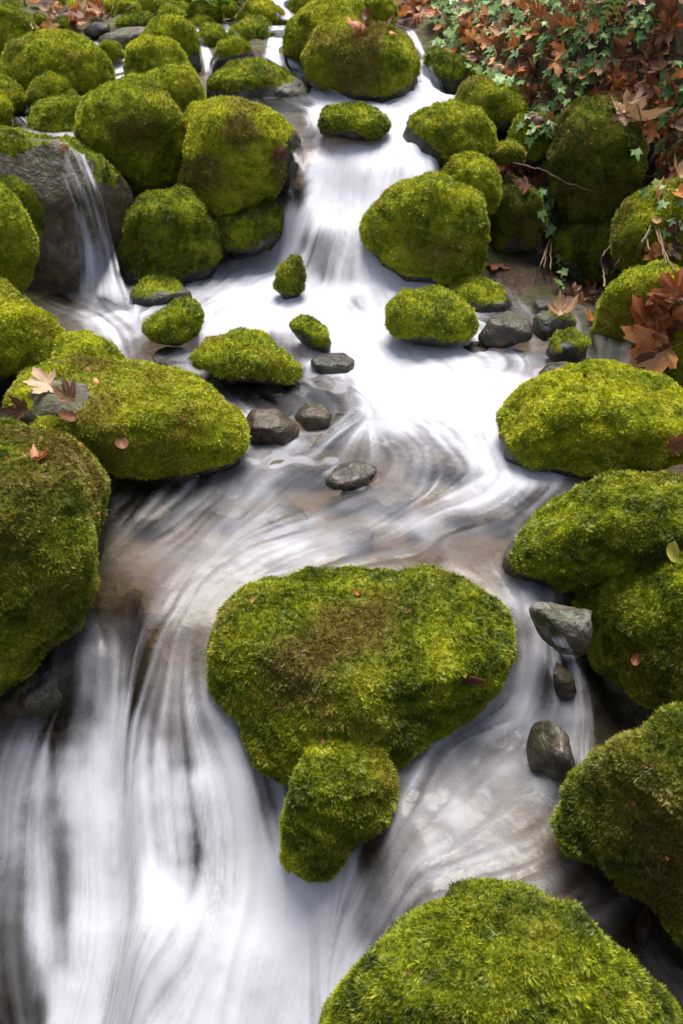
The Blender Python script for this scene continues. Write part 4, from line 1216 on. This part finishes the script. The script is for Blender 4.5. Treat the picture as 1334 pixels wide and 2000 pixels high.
def fallen(px, py, size, mat, label, group=None, shape='maple', tilt=.25, spin=None, lift=.022, face=.3):
    P, N, D = surf(px, py)
    if P is None: return None
    if N.z < 0: N = -N
    N = (N + Vector((0, -.35, .35)) * face).normalized()
    if '%s' in label: label = label % {'dead_leaf': 'orange', 'pale_leaf': 'tan', 'rotting_leaf': 'dark brown', 'yellow_leaf': 'yellow'}[mat.name]
    me = lr.choice((MAPLE if shape == 'maple' else OVALD)[mat.name])
    o = link('fallen_leaf', me)
    s = size / FPX * D * .55
    o.location = P + N * lift
    o.rotation_euler = orient(N, lr.uniform(0, 6.28) if spin is None else spin, tilt)
    o.scale = (s, s, s * lr.uniform(.7, 1.3))
    return tag(o, label, 'leaf', group)

for a in [
    (75, 915, 62, M_LEAF, 'torn bright orange leaf on the large rounded boulder jutting over the pool'),
    (98, 760, 80, M_LEAFP, 'pale cream leaf on bare stone of the long flat-topped boulder'),
    (140, 786, 60, M_LEAFP, 'curled tan leaf beside the pale cream leaf on the flat-topped boulder'),
    (58, 806, 70, M_LEAFB, 'crumpled red-brown leaf at the end of the long flat-topped boulder'),
    (1222, 158, 135, M_LEAF, 'big bright orange maple leaf spread above the ivy-draped boulder'),
    (1215, 232, 95, M_LEAFP, 'tan-orange maple leaf hanging on the ivy-draped boulder below the biggest orange leaf'),
    (1288, 345, 125, M_LEAF, 'orange curled maple leaf on top of the boulder with dry stalks'),
    (1262, 635, 120, M_LEAF, 'pointed red-brown maple leaf, topmost of the heap on the leaning bright boulder'),
    (1300, 685, 140, M_LEAF, 'broad rusty maple leaf in the middle of the heap beside the leaning boulder'),
    (1310, 610, 100, M_LEAFB, 'dark curled maple leaf at the back of the rusty heap'),
    (1320, 730, 95, M_LEAFB, 'dull brown maple leaf at the foot of the rusty heap'),
    (1270, 715, 80, M_LEAF, 'small rusty maple leaf poking from the foot of the heap'),
    (1312, 905, 90, M_LEAF, 'orange pointed leaf on the ledge between two mossy boulders'),
    (1312, 866, 60, M_LEAFB, 'small dark red leaf on the humped yellow-green boulder'),
    (970, 527, 85, M_LEAFB, 'reddish brown leaf lying in the dark gap under the stepped boulder'),
    (1092, 622, 72, M_LEAFP, 'curled tan leaf lying on the dark wet stone at the backwater'),
    (1155, 628, 52, M_LEAF, 'small brown maple leaf beside the leaning bright mossy boulder'),
    (1180, 500, 50, M_LEAFB, 'dark brown leaf in the shadow below the ivy-draped boulder')]:
    fallen(*a, face=1.3 if a[2] > 100 else .4)
for a in [
    (233, 856, 36, M_LEAFB, 'little brown leaf on the flank of the long flat-topped boulder'),
    (152, 822, 40, M_LEAFB, 'small dark leaf beside the bare stone of the flat-topped boulder'),
    (1130, 1135, 62, M_YELLOW, 'slender bright yellow leaf standing in the cleft above the angular grey rock'),
    (1326, 1105, 40, M_YELLOW, 'broad yellow leaf on top of the tall steep mossy boulder'),
    (1255, 1272, 26, M_LEAF, 'tiny tan leaf stuck on the face of the tall steep mossy boulder'),
    (908, 1318, 48, M_LEAFB, 'narrow brown leaf on the flank of the broad domed boulder'),
    (697, 1172, 26, M_LEAF, 'tiny orange leaf on the crown of the broad domed boulder'),
    (1086, 1752, 55, M_LEAFB, 'wet red leaf caught behind the shaggy round-backed boulder'),
    (1232, 1832, 70, M_LEAFB, 'sodden dark red leaf in the still corner of the lower pool'),
    (540, 312, 34, M_LEAFB, 'brown leaf on the bright yellow-green boulder over the rapids'),
    (365, 236, 30, M_LEAF, 'small red-brown leaf wedged between the ball boulder and the bright boulder'),
    (120, 290, 30, M_LEAFP, 'small tan leaf at the lip of the side fall')]:
    fallen(*a, shape='oval')

def scatter(n, poly, sizes, mats, label, group, tilt=.55, shape='maple'):
    c = 0; t = 0
    xs_ = [p[0] for p in poly]; ys_ = [p[1] for p in poly]
    while c < n and t < n * 40:
        t += 1
        px, py = lr.uniform(min(xs_), max(xs_)), lr.uniform(min(ys_), max(ys_))
        ins = False
        for (x1, y1), (x2, y2) in zip(poly, poly[1:] + poly[:1]):
            if (y1 > py) != (y2 > py) and px < (x2 - x1) * (py - y1) / (y2 - y1) + x1: ins = not ins
        if not ins: continue
        if fallen(px, py, lr.uniform(*sizes), lr.choice(mats), label, group, tilt=tilt, shape=shape, lift=lr.uniform(.02, .06)) is not None: c += 1

scatter(150, [(870, 30), (1000, -10), (1200, -10), (1334, -10), (1334, 260), (1250, 230), (1130, 200), (1060, 260), (1010, 180), (930, 130)], (28, 54), [M_LEAF, M_LEAF, M_LEAFB, M_LEAFP, M_LEAFB],
        'curled %s maple leaf in the litter between the ivy leaves', 'leaf litter on the ivy bank')
scatter(34, [(1200, 180), (1334, 150), (1334, 420), (1290, 400), (1262, 300), (1200, 230)], (34, 62), [M_LEAF, M_LEAF, M_LEAFB, M_LEAFP],
        'curled %s maple leaf on the dark steep edge beside the ivy-draped boulder', 'maple leaves down the steep edge')
scatter(16, [(1230, 480), (1334, 440), (1334, 600), (1270, 600)], (34, 60), [M_LEAF, M_LEAF, M_LEAFB],
        'fallen %s maple leaf on moss below the dry stalks', 'maple leaves below the dry stalks')
scatter(14, [(960, 295), (1005, 315), (1050, 350), (1050, 378), (1000, 370), (965, 330)], (30, 52), [M_LEAFB, M_LEAFB, M_LEAF],
        'crumpled %s leaf in the heap beside the golden cushion of moss', 'leaves heaped beside the golden moss cushion')
scatter(28, [(60, 10), (160, 0), (200, 40), (170, 62), (110, 60), (70, 60)], (24, 40), [M_LEAF, M_LEAF, M_LEAFB, M_LEAFP],
        'dead %s leaf among the mossy mounds of the upper bank', 'dead leaves on the upper bank')
scatter(26, [(745, -8), (870, -8), (870, 40), (800, 45), (760, 30)], (26, 46), [M_LEAF, M_LEAF, M_LEAFP],
        'dead %s leaf in the pile behind the great mossy boulder', 'orange leaves piled behind the great boulder')
scatter(12, [(860, 60), (960, 90), (1000, 180), (930, 130), (880, 110)], (28, 44), [M_LEAFB, M_LEAFB, M_LEAF],
        'dead %s leaf under the ivy beside the upper fall', 'brown leaves beside the upper fall')
scatter(14, [(1080, 570), (1180, 540), (1190, 590), (1130, 610), (1090, 600)], (22, 40), [M_LEAFB],
        'rotting brown leaf on the mud above the backwater', 'rotting leaves above the backwater')
scatter(10, [(1250, 600), (1334, 560), (1334, 740), (1280, 740)], (60, 95), [M_LEAFB, M_LEAF],
        '%s maple leaf overlapped by others in the heap beside the leaning boulder', 'heap of rusty maple leaves')
scatter(9, [(680, 45), (750, 50), (780, 80), (700, 75)], (16, 26), [M_LEAFB, M_LEAF],
        'small %s leaf fragment on the crown of the great mossy boulder', 'leaf scraps on the great boulder', shape='oval')

for poly_, wh_ in [([(450, 1180), (930, 1180), (960, 1300), (700, 1450), (470, 1400)], 'broad domed boulder'), ([(0, 900), (180, 920), (190, 1100), (100, 1250), (0, 1300)], 'large boulder jutting over the pool'),
                   ([(760, 1880), (980, 1780), (1200, 1900), (1250, 2000), (700, 2000)], 'shaggy round-backed boulder'), ([(1150, 1560), (1300, 1440), (1334, 1800)], 'big sloping boulder at the lower pool'),
                   ([(120, 720), (420, 790), (440, 900), (200, 880)], 'long flat-topped boulder'), ([(1020, 790), (1180, 730), (1320, 800), (1200, 900)], 'humped yellow-green boulder')]:
    scatter(5, poly_, (8, 17), [M_LEAFB, M_LEAFB, M_LEAF], 'tiny %s leaf scrap in moss of the ' + wh_, 'leaf scraps caught in the moss', shape='oval', tilt=.7)

# ------------------------------------------------------------------ ivy
def vine(label, pts, spread, n, size=(20, 32)):
    P = [np.array(p, float) for p in pts]
    seg = [np.linalg.norm(b - a) for a, b in zip(P, P[1:])]
    tot = sum(seg)
    def along(u):
        s = u * tot
        for a, b, l in zip(P, P[1:], seg):
            if s <= l: return a + (b - a) * (s / l)
            s -= l
        return P[-1]
    line = []
    for u in np.linspace(0, 1, 26):
        q = along(u)
        h, N, D = surf(q[0] + 5 * math.sin(u * 19), q[1] + 4 * math.sin(u * 13))
        if h is not None: line.append(np.array(h + N.normalized() * .02 + Vector((0, 0, .012))))
    line = np.array(line)
    for _ in range(2): line[1:-1] = (line[:-2] + 2 * line[1:-1] + line[2:]) / 4
    root = link('ivy_vine', None, loc=tuple(line[-1]))
    tag(root, label, 'ivy', 'ivy trailing over the bank')
    V, F = tube_pts(line, .0035, 5)
    me = mesh_np('stem', V - line[-1], F)
    link('stem', me, M_TWIG, root)
    for k in range(n):
        q = along(lr.random()) + np.array([lr.gauss(0, spread), lr.gauss(0, spread * .8)])
        h, N, D = surf(q[0], q[1])
        if h is None: continue
        if N.z < 0: N = -N
        N = (N * .5 + Vector((-.15, -.55, .75))).normalized()
        s = lr.uniform(*size) / FPX * D * .62
        o = link('leaf', lr.choice(IVY), None, root)
        o.location = h + N * lr.uniform(.025, .07) - Vector(line[-1])
        o.rotation_euler = orient(N, math.pi + lr.gauss(0, .8), .35)
        o.scale = (s, s, s)

for a in [
    ('ivy with dense green leaves climbing beside the pile of orange leaves', [(850, -5), (880, 30), (930, 60), (970, 90)], 24, 75),
    ('leafy ivy spreading in the middle of the ivy bank', [(930, -8), (1000, 30), (1060, 70), (1110, 110)], 32, 110),
    ('ivy beneath the fern at the top of the bank', [(1010, -10), (1070, 15), (1120, 50), (1170, 90)], 26, 70),
    ('ivy crossing the orange litter and turning down beside the ivy-draped boulder', [(1190, 140), (1130, 150), (1090, 190), (1062, 235), (1050, 285)], 22, 70),
    ('single trailing ivy strand hanging in front of the dark dull rock', [(1058, 285), (1072, 350), (1064, 410), (1072, 470)], 9, 30),
    ('ivy hanging in the dark corner beside the biggest orange maple leaf', [(1300, 150), (1325, 210), (1312, 260), (1285, 300)], 20, 30),
    ('ivy scrambling down the steep edge over maple leaves', [(1334, 180), (1300, 250), (1320, 320), (1300, 400)], 20, 34),
    ('short ivy sprig above the curled tan leaf', [(1084, 515), (1096, 555), (1092, 575)], 6, 7),
    ('ivy growing from the dark top corner of the bank', [(1290, 40), (1240, 60), (1200, 85)], 18, 24),
    ('ivy fringe along the edge of the upper fall', [(868, 80), (920, 100), (970, 140), (1010, 170)], 20, 60),
    ('thin ivy on the boulder with dry stalks', [(1330, 440), (1310, 470), (1318, 520)], 12, 9)]:
    vine(*a)

# ------------------------------------------------------------------ fern, leafy plant, twigs, stalks, trunk
def frond(path, width, root, loc):
    path = np.array(path, float); n = len(path)
    V, F = tube_pts(path, np.linspace(.005, .0015, n), 4)
    V = [tuple(v) for v in V]; F = [tuple(f) for f in F]
    T = np.gradient(path, axis=0)
    for i in range(2, n):
        t = i / (n - 1)
        w = width * math.sin(math.pi * min(1, .18 + t * .8)) * (1 - .3 * t) + .006
        tg = Vector(T[i]).normalized()
        sd_ = tg.cross(Vector((0, -.3, 1))).normalized()
        nr = sd_.cross(tg)
        for sg in (-1, 1):
            d = (sd_ * sg + tg * .45).normalized()
            c = Vector(path[i]); b0 = len(V)
            hw = w * .16
            for s_, ww, dr in ((0, .6, 0), (.35, 1, .02), (.75, .7, -.03), (1, .05, -.12)):
                p = c + d * (w * s_) + nr * (dr * w)
                V += [tuple(p - tg * hw * ww), tuple(p + tg * hw * ww)]
            F += [(b0 + 2 * k, b0 + 2 * k + 1, b0 + 2 * k + 3, b0 + 2 * k + 2) for k in range(3)]
    me = mesh_np('frond', np.array(V) - np.array(loc), np.array(F))
    attr(me, 'vein', np.zeros(len(V)))
    link('frond', me, M_FERN, root)

base = at(1250, -60, 4.5)
fern = tag(link('fern', None, loc=tuple(base)), 'bright green fern with arching fronds at the top of the ivy bank', 'fern')
for ex, ey, Y, wd in [(1130, 60, 4.35, .05), (1165, 85, 4.3, .055), (1200, 50, 4.25, .055), (1110, 15, 4.45, .05), (1235, 30, 4.25, .05), (1160, 20, 4.35, .06), (1290, -20, 4.3, .05)]:
    e = at(ex, ey, Y)
    u = np.linspace(0, 1, 34)[:, None]
    p = base * (1 - u) + e * u + np.array([0, -.02, .16]) * (4 * u * (1 - u))
    frond(p, wd * 1.4, fern, base)

P, N, D = surf(425, 22)
pb = np.array(P)
plant = tag(link('leafy_plant', None, loc=tuple(pb)), 'low leafy plant with bright green leaves beside the topmost stones', 'plant')
PLF = [leaf_mesh('leaf', 'oval', 300 + k, M_FERN) for k in range(3)]
for k in range(34):
    a, l = lr.uniform(0, 6.28), lr.uniform(.03, .26)
    tip = pb + np.array([math.cos(a) * l * 1.2, math.sin(a) * l * .5, .04 + lr.uniform(.0, .16)])
    if k % 3 == 0:
        V, F = tube_pts([pb, (pb + tip) / 2 + [0, 0, .03], tip], [.004, .003, .002], 4)
        link('stem', mesh_np('stem', V - pb, F), M_FERN, plant)
    o = link('leaf', lr.choice(PLF), None, plant)
    o.location = tip - pb
    o.rotation_euler = orient(Vector((math.cos(a) * .3, -.6, .8)), lr.uniform(0, 6.28), .3)
    s = lr.uniform(.045, .075); o.scale = (s, s, s)

def stick(name, cat, label, pts, r0, r1, mat, lift=.03, group=None, abs_=None):
    L_ = []
    for i, p in enumerate(pts):
        if len(p) == 3: L_.append(at(*p)); continue
        h, N, D = surf(*p)
        L_.append(np.array(h) + np.array(N.normalized()) * lift)
    L_ = np.array(L_)
    u = np.linspace(0, len(L_) - 1, 5 * len(L_))
    Q = np.stack([np.interp(u, np.arange(len(L_)), L_[:, k]) for k in range(3)], 1)
    for _ in range(3): Q[1:-1] = (Q[:-2] + 2 * Q[1:-1] + Q[2:]) / 4
    Q += np.random.default_rng(len(label)).normal(0, .002, Q.shape)
    V, F = tube_pts(Q, np.linspace(r0, r1, len(Q)), 6)
    o = link(name, mesh_np(name, V - Q[0], F), mat, loc=tuple(Q[0]))
    return tag(o, label, cat, group)

stick('twig', 'twig', 'thin dark twig bowed across the gap in front of the ivy-draped boulder', [(975, 322), (1010, 320, 4.3), (1060, 332, 4.22), (1110, 360, 4.18), (1172, 378)], .006, .003, M_TWIG)
TW = 'bare pale twig sticking up from the upper bank'
for pts in [[(200, 40), (198, 20, 6.0), (200, -5, 6.0)], [(212, 46), (222, 20, 5.9), (232, -8, 5.9)], [(246, 30), (256, 16, 6.0), (268, 5, 6.1)], [(302, 36), (308, 20, 5.95), (312, 4, 5.95)], [(50, 20), (48, 5, 6), (44, -10, 6)], [(70, 70), (62, 52, 5.6), (55, 34, 5.6)]]:
    stick('twig', 'twig', TW, pts, .006, .003, M_STRAW, group='pale twigs on the upper bank')
ST = 'dry straw-coloured stalk on the mossy boulder above the rusty leaf heap'
for pts in [[(1278, 440), (1292, 480, 3.75), (1300, 530)], [(1270, 440), (1258, 470, 3.75), (1245, 500)], [(1285, 445), (1300, 500, 3.72), (1310, 540)], [(1262, 455), (1268, 490, 3.75), (1282, 505)], [(1272, 450), (1250, 475, 3.8), (1242, 492)]]:
    stick('dry_stalk', 'stalk', ST, pts, .0045, .003, M_STRAW, group='dry stalks above the leaf heap')
fallen(1280, 432, 24, M_LEAFP, 'small round faded leaf at the top of the dry stalks', shape='oval')
HG = 'thin root hanging from the ivy strand to the mud'
for pts in [[(1068, 468), (1058, 510, 4.1), (1040, 570)], [(1070, 470), (1075, 520, 4.08), (1072, 565)], [(1066, 470), (1062, 520, 4.05), (1060, 560)]]:
    stick('hanging_root', 'root', HG, pts, .004, .0025, M_STRAW, group='roots hanging below the ivy strand')
stick('twig', 'twig', 'forked stem rising from the mud beside the leaning bright boulder', [(1192, 568), (1180, 535, 3.95), (1172, 500, 3.95), (1196, 478, 4.0)], .005, .0025, M_STRAW)
stick('twig', 'twig', 'side branch of dry stem crossing the dark rock wall', [(1188, 555), (1200, 525, 3.92), (1215, 495, 3.95)], .004, .002, M_STRAW)
stick('twig', 'twig', 'straight dry stem hanging below the biggest orange leaf', [(1300, 130, 4.1), (1294, 170, 4.1), (1284, 212, 4.1)], .004, .003, M_STRAW)
stick('twig', 'twig', 'pale leaf stalk standing out from the tan-orange maple leaf', [(1245, 205, 4.05), (1252, 235, 4.05), (1262, 262)], .004, .003, M_STRAW)
stick('twig', 'twig', 'short red-brown twig on the ledge of the humped boulder', [(1165, 875), (1178, 890, 2.5), (1182, 905)], .004, .002, M_TWIG)
